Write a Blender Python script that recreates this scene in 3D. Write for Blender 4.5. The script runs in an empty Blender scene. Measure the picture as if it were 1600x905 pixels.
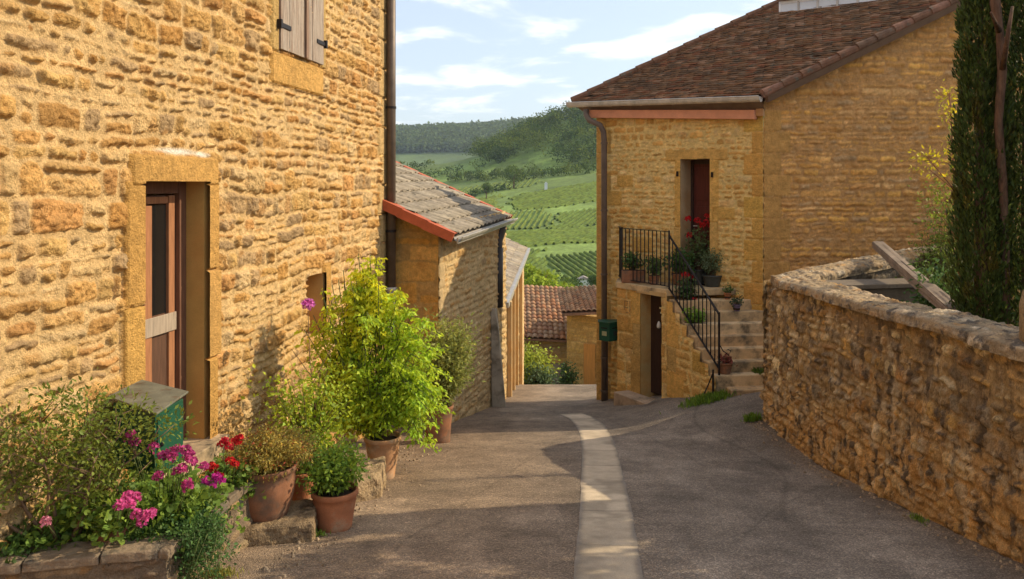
import bpy, math, random
import numpy as np
from mathutils import Vector, Matrix

C = bpy.context.scene.collection
scene = bpy.context.scene
EYE, YH, F = 1.6, 288.0, 1244.0          # eye height, horizon row, focal length in photo pixels

# ------------------------------------------------------------------ camera
cam_d = bpy.data.cameras.new('camera')
cam = bpy.data.objects.new('camera', cam_d); C.objects.link(cam)
cam.location = (0, 0, EYE); cam.rotation_euler = (math.radians(90), 0, 0)
cam_d.sensor_width = 36; cam_d.lens = F / 1600 * 36
cam_d.shift_y = -(452.5 - YH) / 1600
cam_d.clip_start = 0.05; cam_d.clip_end = 20000
scene.camera = cam

# ------------------------------------------------------------------ light
SUN_AZ, SUN_EL = 77.0, 33.0              # azimuth from +Y towards +X, elevation
world = bpy.data.worlds.new('World'); scene.world = world; world.use_nodes = True
def setup_world():
    nt = world.node_tree; N = nt.nodes; L = nt.links; N.clear()
    out = N.new('ShaderNodeOutputWorld'); bg = N.new('ShaderNodeBackground')
    sky = N.new('ShaderNodeTexSky'); sky.sky_type = 'NISHITA'; sky.sun_disc = False
    sky.sun_elevation = math.radians(SUN_EL); sky.sun_rotation = math.radians(SUN_AZ)
    sky.air_density = 1.0; sky.dust_density = 1.6; sky.ozone_density = 1.0; sky.altitude = 300
    tc = N.new('ShaderNodeTexCoord'); sep = N.new('ShaderNodeSeparateXYZ')
    L.new(tc.outputs['Generated'], sep.inputs[0])
    mx = N.new('ShaderNodeMath'); mx.operation = 'MAXIMUM'; mx.inputs[1].default_value = 0.0
    L.new(sep.outputs['Z'], mx.inputs[0])
    ad = N.new('ShaderNodeMath'); ad.operation = 'ADD'; ad.inputs[1].default_value = 0.12
    L.new(mx.outputs[0], ad.inputs[0])
    dv = N.new('ShaderNodeVectorMath'); dv.operation = 'DIVIDE'
    cb = N.new('ShaderNodeCombineXYZ')
    for i in range(3): L.new(ad.outputs[0], cb.inputs[i])
    L.new(tc.outputs['Generated'], dv.inputs[0]); L.new(cb.outputs[0], dv.inputs[1])
    mp = N.new('ShaderNodeMapping'); mp.inputs['Scale'].default_value = (0.75, 0.8, 0.0)
    mp.inputs['Location'].default_value = (3.1, 1.7, 0)
    L.new(dv.outputs[0], mp.inputs[0])
    n1 = N.new('ShaderNodeTexNoise'); n1.inputs['Scale'].default_value = 2.6; n1.inputs['Detail'].default_value = 9
    n1.inputs['Roughness'].default_value = 0.55; n1.inputs['Distortion'].default_value = 0.25
    L.new(mp.outputs[0], n1.inputs['Vector'])
    cr = N.new('ShaderNodeValToRGB'); cr.color_ramp.elements[0].position = 0.48; cr.color_ramp.elements[1].position = 0.66
    cr.color_ramp.interpolation = 'EASE'
    L.new(n1.outputs['Fac'], cr.inputs[0])
    fc = N.new('ShaderNodeMath'); fc.operation = 'MULTIPLY'; fc.inputs[1].default_value = 0.75
    L.new(cr.outputs['Color'], fc.inputs[0])
    # thin high veil of cloud that pales the blue everywhere
    veil = N.new('ShaderNodeMixRGB'); veil.inputs[0].default_value = 0.50; veil.inputs[2].default_value = (4.4, 4.8, 5.35, 1)
    L.new(sky.outputs[0], veil.inputs[1])
    cm = N.new('ShaderNodeMixRGB'); cm.inputs[2].default_value = (7.3, 7.2, 7.1, 1)
    L.new(fc.outputs[0], cm.inputs[0]); L.new(veil.outputs[0], cm.inputs[1])
    L.new(cm.outputs[0], bg.inputs['Color']); bg.inputs['Strength'].default_value = 0.15
    L.new(bg.outputs[0], out.inputs['Surface'])
setup_world()
sun_d = bpy.data.lights.new('sun', 'SUN'); sun_d.energy = 3.7; sun_d.angle = math.radians(0.5)
sun_d.color = (1.0, 0.83, 0.57)
sun = bpy.data.objects.new('sun', sun_d); C.objects.link(sun)
_a, _e = math.radians(SUN_AZ), math.radians(SUN_EL)
SUN = Vector((math.sin(_a) * math.cos(_e), math.cos(_a) * math.cos(_e), math.sin(_e)))
sun.rotation_euler = (-SUN).to_track_quat('-Z', 'Y').to_euler()
vs = scene.view_settings
vs.view_transform = 'Standard'; vs.look = 'None'; vs.gamma = 1; vs.exposure = 0.5; vs.use_curve_mapping = False
scene.cycles.max_bounces = 7; scene.cycles.diffuse_bounces = 4; scene.cycles.transparent_max_bounces = 6
scene.cycles.volume_bounces = 0; scene.cycles.use_denoising = True

# ------------------------------------------------------------------ helpers
def P(x, y, Y):
    return Vector(((x - 800) / F * Y, Y, EYE - (y - YH) / F * Y))
def onplane(x, y, p0, n):
    d = Vector(((x - 800) / F, 1, -(y - YH) / F)); o = Vector((0, 0, EYE))
    t = (Vector(p0) - o).dot(n) / d.dot(n)
    return o + d * t
def lerp(a, b, t): return a + (b - a) * t
def smooth(a, b, x):
    t = np.clip((x - a) / (b - a), 0, 1); return t * t * (3 - 2 * t)

_tab = np.random.RandomState(77).rand(256, 256).astype(np.float32)
def vnoise(x, y, s=0):
    x = np.asarray(x, dtype=np.float64) + s * 17.31; y = np.asarray(y, dtype=np.float64) + s * 9.73
    xi = np.floor(x).astype(int); yi = np.floor(y).astype(int)
    fx = x - xi; fy = y - yi; fx = fx * fx * (3 - 2 * fx); fy = fy * fy * (3 - 2 * fy)
    a = _tab[xi & 255, yi & 255]; b = _tab[(xi + 1) & 255, yi & 255]
    c = _tab[xi & 255, (yi + 1) & 255]; d = _tab[(xi + 1) & 255, (yi + 1) & 255]
    return (a * (1 - fx) + b * fx) * (1 - fy) + (c * (1 - fx) + d * fx) * fy
def fbm(x, y, o=4, s=0, g=0.5):
    r = 0; a = 1; t = 0
    for i in range(o):
        r = r + a * vnoise(x * 2 ** i, y * 2 ** i, s + i * 3); t += a; a *= g
    return r / t

def ground_z(X, Y):
    X = np.asarray(X, dtype=np.float64); Y = np.asarray(Y, dtype=np.float64)
    z = np.interp(Y, [-40, -6, 0, 17, 19, 21, 24, 45, 120, 260], [1.5, 0.9, 0, -2.87, -3.24, -3.68, -4.50, -10.8, -20.0, -31.4])
    top = 17 + 80 / (1 + np.exp(-np.clip((X - 20) / 45, -20, 20)))
    edge = 3 + .15 * np.clip(X, -120, 160)
    ridge = np.where(Y < 650, -31.4 + (edge + 31.4) * np.clip((Y - 260) / 390, 0, 1) ** 1.15,
             np.where(Y < 900, edge + (top - edge) * smooth(650, 900, Y), top - (top + 25) * smooth(900, 1500, Y)))
    und = 5 * (fbm(X / 90, Y / 90, 3, 5) - .5) * smooth(280, 420, Y)
    far = (205 + 55 * (fbm(X / 700 + 3, Y / 900, 4, 9) - .5) + 22 * smooth(-500, 300, X)) * smooth(1500, 2700, Y)
    side = 0.55 * smooth(1.2, 4.0, X) * smooth(8.2, 12.6, Y) * (1 - smooth(17, 20, Y))     # the side lane climbs to the right
    return np.where(Y < 260, z + side, ridge + und + far)
def gz(x, y): return float(ground_z(x, y))

ORG = {}
def tag(o, label=None, cat=None, group=None, kind=None):
    if label: o['label'] = label
    if cat: o['category'] = cat
    if group: o['group'] = group
    if kind: o['kind'] = kind
    return o
def thing(name, label, cat, loc, group=None):
    o = bpy.data.objects.new(name, None); C.objects.link(o); o.location = loc
    o.empty_display_size = 0.1
    ORG[o.name] = Vector(loc)
    return tag(o, label, cat, group)
def link_mesh(name, me, mat, parent=None, origin=None):
    o = bpy.data.objects.new(name, me); C.objects.link(o)
    if mat is not None: me.materials.append(mat)
    if parent is not None:
        org = ORG[parent.name]; o.parent = parent; ORG[o.name] = org
    else:
        org = Vector(origin) if origin is not None else Vector((0, 0, 0))
        o.location = org; ORG[o.name] = org
    if org.length > 0: me.transform(Matrix.Translation(-org))
    return o
def np_mesh(name, V, Fq, mat, parent=None, col=None, smoothf=True, origin=None):
    """V (n,3); Fq: (m,3) or (m,4) int array; col (n,3)"""
    me = bpy.data.meshes.new(name)
    V = np.ascontiguousarray(V, dtype=np.float32); Fq = np.ascontiguousarray(Fq, dtype=np.int32)
    k = Fq.shape[1]; m = len(Fq)
    me.vertices.add(len(V)); me.vertices.foreach_set('co', V.ravel())
    me.loops.add(m * k); me.loops.foreach_set('vertex_index', Fq.ravel())
    me.polygons.add(m)
    me.polygons.foreach_set('loop_start', np.arange(0, m * k, k, dtype=np.int32))
    if smoothf: me.polygons.foreach_set('use_smooth', np.ones(m, dtype=bool))
    me.update(calc_edges=True)
    if col is not None:
        ca = me.color_attributes.new('Col', 'FLOAT_COLOR', 'POINT')
        c4 = np.ones((len(V), 4), dtype=np.float32); c4[:, :3] = col
        ca.data.foreach_set('color', c4.ravel())
    return link_mesh(name, me, mat, parent, origin)
def grid_faces(n, m, keep=None):
    i = np.arange((n - 1) * (m - 1)); r = i // (m - 1); c = i % (m - 1)
    a = r * m + c
    f = np.stack([a, a + 1, a + m + 1, a + m], 1)
    if keep is not None: f = f[keep.ravel()]
    return f

class MB:
    """collects faces; one build() = one mesh object"""
    def __init__(s): s.v = []; s.f = []; s.c = []; s.col = (1, 1, 1)
    def color(s, c): s.col = c; return s
    def add(s, vs_, fs):
        b = len(s.v); s.v += [tuple(v) for v in vs_]; s.f += [tuple(b + i for i in f) for f in fs]
        s.c += [s.col] * len(vs_); return s
    def hexa(s, p):   # 8 points: bottom ring 4, top ring 4
        return s.add(p, [(3, 2, 1, 0), (4, 5, 6, 7), (0, 1, 5, 4), (1, 2, 6, 5), (2, 3, 7, 6), (3, 0, 4, 7)])
    def box(s, o, a, b, c):   # corner + three edge vectors
        o, a, b, c = map(Vector, (o, a, b, c))
        return s.hexa([o, o + a, o + a + b, o + b, o + c, o + a + c, o + a + b + c, o + b + c])
    def cbox(s, ctr, ax, ay, az):
        ctr, ax, ay, az = map(Vector, (ctr, ax, ay, az)); return s.box(ctr - (ax + ay + az) / 2, ax, ay, az)
    def bar(s, p, q, w, h=None, up=(0, 0, 1)):
        p, q = Vector(p), Vector(q); d = q - p; h = h or w
        sx = d.cross(Vector(up))
        if sx.length < 1e-5: sx = d.cross(Vector((1, 0, 0)))
        sx = sx.normalized(); u = sx.cross(d).normalized()
        return s.box(p - sx * w / 2 - u * h / 2, d, sx * w, u * h)
    def prism(s, poly, vec):
        n = len(poly); vec = Vector(vec); pts = [Vector(p) for p in poly]
        fs = [tuple(range(n - 1, -1, -1)), tuple(range(n, 2 * n))] + [(i, (i + 1) % n, n + (i + 1) % n, n + i) for i in range(n)]
        return s.add(pts + [p + vec for p in pts], fs)
    def tube(s, pts, r, n=8, caps=True):
        pts = [Vector(p) for p in pts]; k = len(pts)
        rs = r if isinstance(r, (list, tuple)) else [r] * k
        vs_ = []; ref = Vector((0.31, 0.17, 0.93))
        for i, p in enumerate(pts):
            t = (pts[min(i + 1, k - 1)] - pts[max(i - 1, 0)])
            if t.length < 1e-9: t = Vector((0, 0, 1))
            t.normalize()
            a = t.cross(ref)
            if a.length < 0.05: a = t.cross(Vector((1, 0, 0)))
            a.normalize(); b = t.cross(a)
            for j in range(n):
                w = 2 * math.pi * j / n
                vs_.append(p + (a * math.cos(w) + b * math.sin(w)) * rs[i])
        fs = []
        for i in range(k - 1):
            for j in range(n):
                j2 = (j + 1) % n
                fs.append((i * n + j, i * n + j2, (i + 1) * n + j2, (i + 1) * n + j))
        if caps: fs += [tuple(range(n - 1, -1, -1)), tuple((k - 1) * n + j for j in range(n))]
        return s.add(vs_, fs)
    def lathe(s, ctr, prof, n=28):   # prof list of (r,z)
        ctr = Vector(ctr); vs_ = []; k = len(prof)
        for r, z in prof:
            for j in range(n):
                w = 2 * math.pi * j / n; vs_.append(ctr + Vector((r * math.cos(w), r * math.sin(w), z)))
        fs = [(i * n + j, i * n + (j + 1) % n, (i + 1) * n + (j + 1) % n, (i + 1) * n + j) for i in range(k - 1) for j in range(n)]
        fs += [tuple(range(n - 1, -1, -1)), tuple((k - 1) * n + j for j in range(n))]
        return s.add(vs_, fs)
    def build(s, name, mat, parent=None, smoothf=False, origin=None, bevel=0):
        me = bpy.data.meshes.new(name); me.from_pydata(s.v, [], s.f); me.update()
        if smoothf: me.polygons.foreach_set('use_smooth', np.ones(len(me.polygons), dtype=bool))
        ca = me.color_attributes.new('Col', 'FLOAT_COLOR', 'POINT')
        c4 = np.ones((len(s.v), 4), dtype=np.float32); c4[:, :3] = np.array(s.c); ca.data.foreach_set('color', c4.ravel())
        o = link_mesh(name, me, mat, parent, origin)
        if bevel:
            b = o.modifiers.new('bevel', 'BEVEL'); b.width = bevel; b.segments = 2; b.limit_method = 'ANGLE'
        return o

_rt = {}
def roughen(o, strength=.03, size=.12, levels=4):
    """uneven, chipped stone surface"""
    k = (size,)
    if k not in _rt: t = bpy.data.textures.new('chips', 'CLOUDS'); t.noise_scale = size; t.noise_depth = 5; _rt[k] = t
    sb = o.modifiers.new('sub', 'SUBSURF'); sb.subdivision_type = 'SIMPLE'; sb.levels = levels; sb.render_levels = levels
    d = o.modifiers.new('rough', 'DISPLACE'); d.texture = _rt[k]; d.strength = strength; d.mid_level = .5; d.texture_coords = 'GLOBAL'
    for m_ in [m for m in o.modifiers if m.type == 'BEVEL']: pass
    return o
# ------------------------------------------------------------------ materials
def mat_new(name):
    m = bpy.data.materials.new(name); m.use_nodes = True; nt = m.node_tree
    b = nt.nodes['Principled BSDF']; return m, nt, b
def material(name, col=None, rough=0.85, noise=0.25, nscale=8, bump=0.3, bscale=60, bdist=0.01, metal=0, spec=0.3,
             second=None, smask=(0.5, 0.62), sscale=3.0, stretch=(1, 1, 1), fine=0.15, fscale=140, bump2=0):
    """Col attribute (or a fixed colour) x noise mottling x fine grain, stains of a second colour, two-scale bump"""
    m, nt, b = mat_new(name); N = nt.nodes; L = nt.links
    tc = N.new('ShaderNodeTexCoord'); mp = N.new('ShaderNodeMapping'); mp.inputs['Scale'].default_value = stretch
    L.new(tc.outputs['Object'], mp.inputs[0])
    if col is None:
        a = N.new('ShaderNodeAttribute'); a.attribute_name = 'Col'; base = a.outputs['Color']
    else:
        r = N.new('ShaderNodeRGB'); r.outputs[0].default_value = (*col, 1); base = r.outputs[0]
    def nz(scale, det=6, rough_=0.6):
        n = N.new('ShaderNodeTexNoise'); n.inputs['Scale'].default_value = scale; n.inputs['Detail'].default_value = det
        n.inputs['Roughness'].default_value = rough_; L.new(mp.outputs[0], n.inputs['Vector']); return n
    if second is not None:
        n = nz(sscale, 8, 0.65); cr = N.new('ShaderNodeValToRGB')
        cr.color_ramp.elements[0].position = smask[0]; cr.color_ramp.elements[1].position = smask[1]
        L.new(n.outputs['Fac'], cr.inputs[0])
        mx = N.new('ShaderNodeMixRGB'); mx.inputs[2].default_value = (*second, 1)
        L.new(cr.outputs[0], mx.inputs[0]); L.new(base, mx.inputs[1]); base = mx.outputs[0]
    for amt, sc in ((noise, nscale), (fine, fscale)):
        if amt <= 0: continue
        n = nz(sc, 5); mr = N.new('ShaderNodeMapRange'); mr.inputs['From Min'].default_value = 0.3; mr.inputs['From Max'].default_value = 0.7
        mr.inputs['To Min'].default_value = 1 - amt; mr.inputs['To Max'].default_value = 1 + amt
        L.new(n.outputs['Fac'], mr.inputs['Value'])
        mu = N.new('ShaderNodeMixRGB'); mu.blend_type = 'MULTIPLY'; mu.inputs[0].default_value = 1
        L.new(base, mu.inputs[1]); L.new(mr.outputs[0], mu.inputs[2]); base = mu.outputs[0]
    L.new(base, b.inputs['Base Color'])
    b.inputs['Roughness'].default_value = rough; b.inputs['Metallic'].default_value = metal
    b.inputs['Specular IOR Level'].default_value = spec
    if bump > 0:
        n = nz(bscale, 6, 0.7); bp = N.new('ShaderNodeBump'); bp.inputs['Strength'].default_value = bump
        bp.inputs['Distance'].default_value = bdist
        if bump2 > 0:
            n2 = nz(bscale * .32, 5, 0.65); mm = N.new('ShaderNodeMath'); mm.operation = 'MULTIPLY_ADD'; mm.inputs[1].default_value = bump2
            L.new(n2.outputs['Fac'], mm.inputs[0]); L.new(n.outputs['Fac'], mm.inputs[2]); L.new(mm.outputs[0], bp.inputs['Height'])
        else: L.new(n.outputs['Fac'], bp.inputs['Height'])
        L.new(bp.outputs[0], b.inputs['Normal'])
    return m
M = {}
M['stone'] = material('rubble_stone', None, 0.92, 0.2, 14, 1.0, 75, 0.022, spec=0.12, fine=0.25, fscale=100, bump2=1.8)
M['gable_stone'] = material('weathered_stone', None, 0.92, 0.22, 9, 0.9, 70, 0.016, spec=0.15, fine=0.25, fscale=90, bump2=2.0)
M['garden_stone'] = material('lichened_stone', None, 0.95, 0.35, 7, 1.0, 60, 0.02, spec=0.12, bump2=2.0, fine=0.3, fscale=80,
                             second=(0.15, 0.11, 0.075), smask=(0.50, 0.62), sscale=6, stretch=(1.3, 1.3, 0.8))
M['dressed'] = material('dressed_stone', None, 0.9, 0.14, 3, 0.35, 90, 0.004, spec=0.15, fine=0.1, fscale=150,
                        second=(0.50, 0.25, 0.07), smask=(0.45, 0.75), sscale=3.2)
M['coping'] = material('coping_stone', None, 0.92, 0.25, 6, 0.8, 40, 0.015, spec=0.15, second=(0.12, 0.10, 0.075), smask=(0.52, 0.62), sscale=6)
M['step'] = material('worn_step_stone', None, 0.85, 0.2, 5, 0.4, 50, 0.006, spec=0.2, second=(0.16, 0.125, 0.08), smask=(0.48, 0.66), sscale=4)
M['tile'] = material('clay_tile', None, 0.88, 0.3, 10, 0.5, 60, 0.006, spec=0.2, second=(0.13, 0.115, 0.085), smask=(0.55, 0.68), sscale=7, fine=0.2)
M['grey_tile'] = material('cement_tile', None, 0.9, 0.25, 12, 0.4, 70, 0.005, spec=0.2, second=(0.10, 0.09, 0.07), smask=(0.55, 0.7), sscale=8)
M['zinc'] = material('zinc', (0.50, 0.455, 0.40), 0.5, 0.25, 7, 0.1, 30, 0.002, metal=0.1, spec=0.4, stretch=(1, 1, 0.3))
M['pipe'] = material('brown_metal_pipe', (0.115, 0.085, 0.062), 0.5, 0.25, 6, 0.1, 30, 0.002, metal=0.3, spec=0.4)
M['darkpipe'] = material('dark_pipe', (0.05, 0.042, 0.036), 0.55, 0.25, 6, 0.1, 30, 0.002, metal=0.2, spec=0.4)
M['iron'] = material('wrought_iron', (0.022, 0.018, 0.018), 0.5, 0.3, 20, 0.2, 60, 0.002, metal=0.5, spec=0.4)
M['pink'] = material('salmon_fascia', (0.62, 0.27, 0.15), 0.75, 0.12, 5, 0.1, 30, 0.002)
M['redpaint'] = material('red_verge', (0.42, 0.10, 0.04), 0.7, 0.2, 6, 0.2, 40, 0.003)
M['shutter'] = material('weathered_wood', (0.33, 0.27, 0.215), 0.85, 0.3, 9, 0.5, 30, 0.006, stretch=(6, 6, 0.5), fine=0.25, fscale=60,
                        second=(0.19, 0.115, 0.075), smask=(0.45, 0.7), sscale=3)
M['doorwood'] = material('door_wood', (0.33, 0.145, 0.065), 0.65, 0.25, 8, 0.35, 30, 0.004, stretch=(6, 6, 0.6))
M['doordark'] = material('door_dark_wood', (0.045, 0.022, 0.016), 0.6, 0.3, 8, 0.3, 30, 0.004, stretch=(6, 6, 0.6))
M['greywood'] = material('grey_wood', (0.34, 0.27, 0.2), 0.85, 0.25, 8, 0.4, 30, 0.004, stretch=(6, 6, 0.6))
M['reddoor'] = material('red_door', (0.10, 0.022, 0.016), 0.6, 0.25, 6, 0.2, 30, 0.003, stretch=(5, 5, 0.6))
M['darkglass'] = material('dark_glass', (0.012, 0.012, 0.012), 0.12, 0, bump=0, fine=0, spec=0.5)
M['green'] = material('green_paint', (0.012, 0.075, 0.042), 0.42, 0.15, 5, 0.08, 40, 0.002, spec=0.4)
M['lid'] = material('weathered_lid', (0.15, 0.145, 0.105), 0.6, 0.3, 10, 0.2, 40, 0.002, second=(0.11, 0.08, 0.05), smask=(0.55, 0.65), sscale=8)
M['terra'] = material('terracotta', (0.43, 0.165, 0.075), 0.85, 0.2, 9, 0.3, 50, 0.004, second=(0.38, 0.25, 0.15), smask=(0.52, 0.68), sscale=5)
M['terra_old'] = material('old_terracotta', (0.30, 0.135, 0.07), 0.88, 0.25, 8, 0.4, 50, 0.004, second=(0.17, 0.115, 0.08), smask=(0.45, 0.65), sscale=6)
M['terra_pale'] = material('pale_terracotta', (0.52, 0.28, 0.14), 0.85, 0.2, 8, 0.3, 50, 0.004, second=(0.52, 0.42, 0.3), smask=(0.5, 0.7), sscale=6)
M['glaze'] = material('dark_glaze', (0.05, 0.055, 0.05), 0.35, 0.3, 8, 0.1, 50, 0.002, spec=0.5)
M['soil'] = material('soil', (0.05, 0.032, 0.02), 0.95, 0.4, 20, 0.8, 60, 0.02)
M['wood'] = material('old_beam', (0.25, 0.19, 0.14), 0.88, 0.3, 5, 0.6, 20, 0.01, stretch=(1, 1, 1), second=(0.14, 0.10, 0.07), smask=(0.45, 0.65), sscale=10)
M['stem'] = material('stem', (0.14, 0.085, 0.05), 0.9, 0.2, 30, 0.3, 80, 0.003)
M['bark'] = material('bark', (0.16, 0.09, 0.055), 0.92, 0.35, 20, 0.8, 40, 0.02, stretch=(3, 3, 0.6))
M['white'] = material('white_frame', (0.75, 0.74, 0.72), 0.5, 0.08, 8, 0.0, fine=0)
M['plain'] = material('attr_plain', None, 0.85, 0.15, 6, 0.3, 40, 0.004)
M['grass_blade'] = None
def leaf_mat(name, trans=0.35, rough=0.55, spec=0.3):
    m, nt, b = mat_new(name); N = nt.nodes; L = nt.links
    a = N.new('ShaderNodeAttribute'); a.attribute_name = 'Col'
    tr = N.new('ShaderNodeBsdfTranslucent'); mx = N.new('ShaderNodeMixShader'); mx.inputs[0].default_value = trans
    hs = N.new('ShaderNodeHueSaturation'); hs.inputs['Hue'].default_value = 0.485; hs.inputs['Value'].default_value = 1.5
    L.new(a.outputs['Color'], hs.inputs['Color'])
    L.new(a.outputs['Color'], b.inputs['Base Color']); L.new(hs.outputs[0], tr.inputs['Color'])
    b.inputs['Roughness'].default_value = rough; b.inputs['Specular IOR Level'].default_value = spec
    L.new(b.outputs[0], mx.inputs[1]); L.new(tr.outputs[0], mx.inputs[2])
    L.new(mx.outputs[0], N['Material Output'].inputs['Surface']); return m
M['leaf'] = leaf_mat('leaf'); M['petal'] = leaf_mat('petal', 0.3, 0.6, 0.2)
M['farleaf'] = leaf_mat('far_leaf', 0.2, 0.8, 0.1)

# ------------------------------------------------------------------ stone walls
PAL_LEFT = dict(stones=[(0.60, 0.343, 0.118), (0.66, 0.403, 0.156), (0.56, 0.308, 0.103), (0.64, 0.428, 0.193), (0.52, 0.343, 0.169), (0.68, 0.428, 0.160), (0.60, 0.318, 0.113), (0.48, 0.318, 0.160), (0.61, 0.358, 0.122), (0.66, 0.457, 0.226)],
                mortar=(0.72, 0.485, 0.225))
PAL_FAC = dict(stones=[(0.792, 0.459, 0.140), (0.836, 0.514, 0.179), (0.726, 0.405, 0.109), (0.840, 0.580, 0.249), (0.682, 0.394, 0.120), (0.814, 0.482, 0.149)], mortar=(0.840, 0.591, 0.229))
PAL_GAB = dict(stones=[(0.686, 0.359, 0.109), (0.755, 0.406, 0.129), (0.618, 0.311, 0.100), (0.733, 0.416, 0.159), (0.526, 0.322, 0.149), (0.801, 0.427, 0.109), (0.686, 0.344, 0.090)], mortar=(0.526, 0.281, 0.105))
PAL_GARD = dict(stones=[(0.550, 0.362, 0.159), (0.638, 0.405, 0.170), (0.418, 0.295, 0.159), (0.682, 0.416, 0.140), (0.770, 0.591, 0.319), (0.462, 0.274, 0.120), (0.352, 0.263, 0.159)], mortar=(0.440, 0.295, 0.140))
PAL_SIDE = dict(stones=[(0.60, 0.417, 0.207), (0.66, 0.467, 0.235), (0.52, 0.348, 0.169), (0.70, 0.517, 0.273), (0.56, 0.338, 0.132)], mortar=(0.66, 0.467, 0.226))

def stone_field(U, V, seed, pal, ch=(0.10, 0.22), sw=(0.14, 0.42), warp=0.05, joint=0.012, rough=0.5, blocks=(), jvar=0.018, flat=0.0, mfill=0.0):
    """returns height (0..~1) and colour arrays for coursed rubble; blocks = (u0,u1,v0,v1,colour) dressed stones"""
    rs = np.random.RandomState(seed)
    Uw = U + warp * 0.7 * (fbm(U * 1.7, V * 1.7, 3, seed) - .5) * 2 + 0.018 * (vnoise(U * 11, V * 11, seed + 1) - .5) * 2
    Vw = V + warp * (fbm(U * 1.1, V * 0.8, 3, seed + 2) - .5) * 2 + 0.016 * (vnoise(U * 9, V * 9, seed + 3) - .5) * 2
    v0, v1 = V.min() - 0.5, V.max() + 0.5; u0, u1 = U.min() - 0.6, U.max() + 0.6
    ce = [v0]
    while ce[-1] < v1: ce.append(ce[-1] + ch[0] + (ch[1] - ch[0]) * rs.rand() ** 1.3)
    ce = np.array(ce); ci = np.clip(np.searchsorted(ce, Vw) - 1, 0, len(ce) - 2)
    lo = ce[ci]; hi = ce[ci + 1]
    le = np.zeros_like(U); re = np.zeros_like(U); sid = np.zeros(U.shape, dtype=int)
    for k in range(len(ce) - 1):
        mk = ci == k
        h = ce[k + 1] - ce[k]
        ed = [u0 - rs.rand() * 0.3]
        while ed[-1] < u1: ed.append(ed[-1] + rs.uniform(*sw) * (0.55 + 0.55 * h / np.mean(ch)) * (0.45 if rs.rand() < 0.22 else 1) * (1.5 if rs.rand() < .12 else 1))
        ed = np.array(ed)
        if not mk.any(): continue
        j = np.clip(np.searchsorted(ed, Uw[mk]) - 1, 0, len(ed) - 2)
        le[mk] = ed[j]; re[mk] = ed[j + 1]; sid[mk] = k * 997 + j
    R = rs.rand(200003, 6); r = R[(sid * 7 + 13) % 200003]
    # some stones are split into an upper and a lower one
    sp = (r[..., 0] < 0.38) & ((hi - lo) > 0.11)
    cut = lo + (hi - lo) * (0.36 + 0.3 * r[..., 1]); up = Vw > cut
    lo = np.where(sp & up, cut, lo); hi = np.where(sp & ~up, cut, hi); sid = np.where(sp & up, sid + 50000, sid)
    r = R[(sid * 7 + 13) % 200003]
    dx = np.minimum(Uw - le, re - Uw); dy = np.minimum(Vw - lo, hi - Vw)
    rr = 0.035 + 0.03 * r[..., 2]
    a = np.maximum(0, rr - dx); b = np.maximum(0, rr - dy); d = np.where((a > 0) | (b > 0), rr - np.sqrt(a * a + b * b), np.minimum(dx, dy))
    d = d + 0.016 * (fbm(U * 26, V * 26, 2, seed + 6) - .5)
    jw = joint + jvar * fbm(U * 2.2, V * 2.2, 3, seed + 7) + 0.012 * (vnoise(U * 25, V * 25, seed + 8) - .5)
    msk = smooth(jw, jw + 0.012, d)
    edge = smooth(jw * 0.8, jw + 0.022, d) * (.8 + .2 * smooth(jw, jw + .06, d))
    tilt = ((Uw - (le + re) / 2) * (r[..., 3] - .5) * 3.6 + (Vw - (lo + hi) / 2) * (r[..., 4] - .5) * 2.2)
    rn = fbm(U * 13 + sid % 31, V * 13, 4, seed + 11, 0.62) - .5
    rg = 1 - abs(2 * fbm(U * 8 + sid % 13, V * 9, 2, seed + 14) - 1) * 2.2
    rn2 = fbm(U * 45, V * 45, 2, seed + 12) - .5
    h = edge * (0.30 + 0.60 * r[..., 5]) * (1 - flat) + edge * (tilt + rough * 1.2 * rn + rough * .25 * rg + rough * 0.75 * rn2 - rough * .35 * smooth(.55, .72, fbm(U * 26, V * 26, 2, seed + 40))) + (1 - edge) * (0.3 * (fbm(U * 18, V * 18, 3, seed + 13) - .5) + mfill)
    pc = np.array(pal['stones']); n = len(pc); w = R[(sid * 11 + 5) % 200003]
    c = pc[(w[..., 0] * n).astype(int) % n] * (0.86 + 0.28 * w[..., 1])[..., None]
    mot = fbm(U * 7 + sid % 17, V * 7, 4, seed + 20)
    c = c * (0.8 + 0.4 * mot)[..., None]
    och = smooth(.56, .7, fbm(U * 5, V * 5, 3, seed + 22))[..., None]          # ochre iron veins in some stones
    c = c * (1 - .5 * och) + .5 * och * np.array((0.50, 0.24, 0.06)) * (pc.mean() / 0.36)
    mc = np.array(pal['mortar']) * (0.85 + 0.3 * fbm(U * 6, V * 6, 3, seed + 21))[..., None]
    c = c * msk[..., None] + mc * (1 - msk[..., None])
    for bl in blocks:
        b0, b1, b2, b3, bc = bl[:5]; bh = bl[5] if len(bl) > 5 else 0.75
        du = np.minimum(U - b0, b1 - U); dv = np.minimum(V - b2, b3 - V); dd = np.minimum(du, dv)
        ins = dd > 0
        dm = smooth(0.0, 0.012, dd)
        hh = dm * bh + 0.10 * (fbm(U * 12, V * 12, 4, seed + 31) - .5)
        h = np.where(ins, hh, h)
        cc = np.array(bc) * (0.85 + 0.3 * fbm(U * 3.5, V * 3.5, 4, seed + 32))[..., None]
        c = np.where(ins[..., None], cc, c)
    return h, c

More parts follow.
